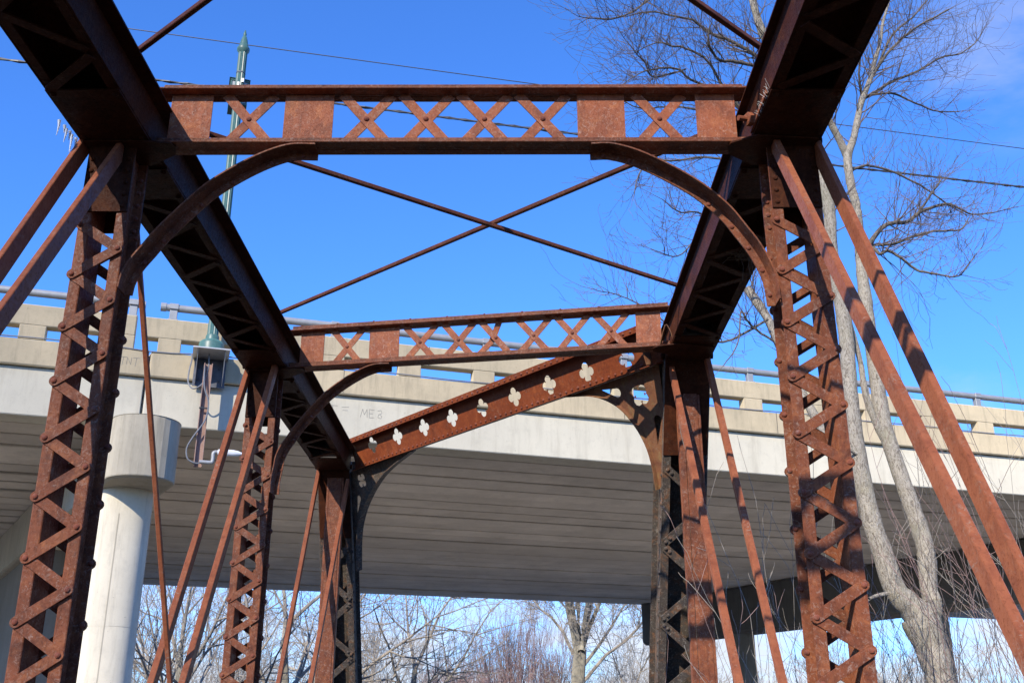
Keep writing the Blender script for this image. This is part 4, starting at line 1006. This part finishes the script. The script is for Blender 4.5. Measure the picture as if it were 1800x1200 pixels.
STY = {
    'grey': dict(kids=(9, 8, 6, 4), wob=.11, up=.05, rmin=.009, ang=(22, 58), ratio=(.42, .66), mats=('bark_far', 'twig_pale')),
    'pale': dict(kids=(8, 7, 6, 4), wob=.14, up=.03, rmin=.009, ang=(30, 70), ratio=(.45, .72), mats=('bark_far', 'twig_pale')),
    'red': dict(kids=(12, 9, 6, 4), wob=.08, up=.09, rmin=.010, ang=(18, 50), ratio=(.42, .64), mats=('bark_far', 'twig_red')),
    'redup': dict(kids=(13, 9, 6, 3), wob=.05, up=.16, rmin=.010, ang=(10, 34), ratio=(.45, .68), mats=('bark_far', 'twig_red')),
    'willow': dict(kids=(8, 6, 4, 2), wob=.10, up=.03, rmin=.02, ang=(25, 60), ratio=(.42, .66), mats=('bark_far', 'willow')),
    'conifer': dict(kids=(10, 7, 5, 3), wob=.10, up=.02, rmin=.05, ang=(35, 75), ratio=(.40, .6), mats=('bark_far', 'conifer')),
}
for i, (u, y, h, r, sty, lab) in enumerate(FAR):
    P = dict(STY[sty]); mb_, mt = P.pop('mats'); P['from'] = .22
    x0 = px(u, y); rg = np.random.default_rng(300 + i)
    o = thing('bare_tree' if sty != 'conifer' else 'evergreen_tree', (x0, y, GZ), lab, 'tree', 'trees beyond the overpass')
    tt, cc = TB(), TB()
    n = 6; th = h * (.50 if sty in ('pale', 'grey') else .36)
    lean = rg.normal(0, .05, 2); pts = [np.array([x0, y, GZ - .2])]
    for k in range(n): pts.append(pts[-1] + np.array([lean[0] * th / n + rg.normal(0, .08), lean[1] * th / n, th / n]))
    rr = np.linspace(r * 1.25, r * .7, n + 1); tt.add(pts, rr, 9)
    m0 = P['kids'][0]
    for k in range(m0):
        f = rg.uniform(.35, 1) if k > 1 else 1.0; q = pts[min(n, int(f * n))]
        az = k * 2.4 + rg.uniform(-.5, .5); el = math.radians(90 - rg.uniform(*P['ang']) * (1 if k > 1 else .4))
        grow(cc, rg, q, (math.cos(az) * math.cos(el), math.sin(az) * math.cos(el), math.sin(el)), h * (1.03 - f * .5) * rg.uniform(.72, 1.0) * .8, r * .5, 1, P)
    new('trunk', tt.mesh('trunk', mb_), mb_, o); new('crown', cc.mesh('crown', mt), mt, o)
# the far wood along the valley reads as one grey-brown mass
th = {'twig_pale': TB(), 'twig_red': TB()}; rg = np.random.default_rng(55)
for k in range(70):
    u = rg.uniform(200, 1850); y = rg.uniform(118, 150); h = rg.uniform(8.5, 13.0) * (1.0 if u < 1180 else .72)
    t = th['twig_red' if 700 < u < 1000 and k % 2 else 'twig_pale']; b = np.array([px(u, y), y, GZ])
    t.add([b, b + (rg.normal(0, .2), 0, h * .45)], [.13, .08], 5)
    for q in range(9):
        az = q * 2.4 + rg.uniform(-.5, .5); el = math.radians(rg.uniform(42, 82))
        grow(t, rg, b + (0, 0, h * rg.uniform(.12, .5)), (math.cos(az) * math.cos(el), math.sin(az) * math.cos(el), math.sin(el)), h * rg.uniform(.34, .55), .05, 1, dict(kids=(0, 7, 5, 1), wob=.09, up=.08, rmin=.013, ang=(16, 48), ratio=(.42, .66), **{'from': .2}))
for k_, t in th.items(): new('far_wood', t.mesh('far_wood', k_), k_, kind='stuff')
# the tall many-stemmed tree in the gap
x0, y = px(1014, 62), 62
o = thing('bare_tree', (x0, y, GZ), 'tall tree whose pale trunk splits into several upright stems in the gap', 'tree', 'trees beyond the overpass')
tt, cc = TB(), TB(); rg = np.random.default_rng(77)
def at(u, v, yy=62.0):
    a = (u - 900) / 1865; b = (600 - v) / 1865; Y_ = .93462 - b * .35563; Z_ = .35563 + b * .93462
    return np.array([a / Y_ * yy, yy, 1.65 + Z_ / Y_ * yy])
tt.add([(x0, y, GZ - .2), at(1010, 1250), at(1011, 1190), at(1015, 1140)], [.48, .42, .38, .36], 12)
for us, r in (((1012, 1003, 997, 988, 975), .26), ((1014, 1008, 1004, 998, 990), .15), ((1015, 1013, 1012, 1010, 1006), .17), ((1016, 1022, 1026, 1031, 1036), .20), ((1016, 1024, 1032, 1040, 1052), .17), ((1017, 1030, 1044, 1062, 1082), .15)):
    vs = (1145, 1105, 1070, 1020, 960); pts = [at(a, b) + np.array([0, rg.normal(0, .4), 0]) for a, b in zip(us, vs)]
    tt.add(pts, np.linspace(r, r * .5, 5), 8)
    for k in range(7): grow(cc, rg, pts[rg.integers(2, 5)], (rg.normal(0, .6), rg.normal(0, .6), 1), rg.uniform(2, 4.5), .05, 1, dict(STY['pale'], **{'from': .2}))
for us, vs in (((1003, 985, 965, 945, 930), (1150, 1110, 1085, 1070, 1050)), ((1020, 1050, 1070, 1085, 1100), (1170, 1130, 1100, 1075, 1050)), ((1022, 1060, 1095, 1115, 1130), (1195, 1150, 1125, 1105, 1085))):
    pts = [at(a, b) for a, b in zip(us, vs)]; cc.add(pts, np.linspace(.10, .035, 5), 6)
    for k in range(9): grow(cc, rg, pts[rg.integers(1, 5)], (rg.normal(0, .7), rg.normal(0, .6), .6), rg.uniform(1.2, 3), .03, 1, dict(STY['pale'], **{'from': .2}))
new('trunk', tt.mesh('trunk', 'bark_far'), 'bark_far', o); new('crown', cc.mesh('crown', 'twig_pale'), 'twig_pale', o)
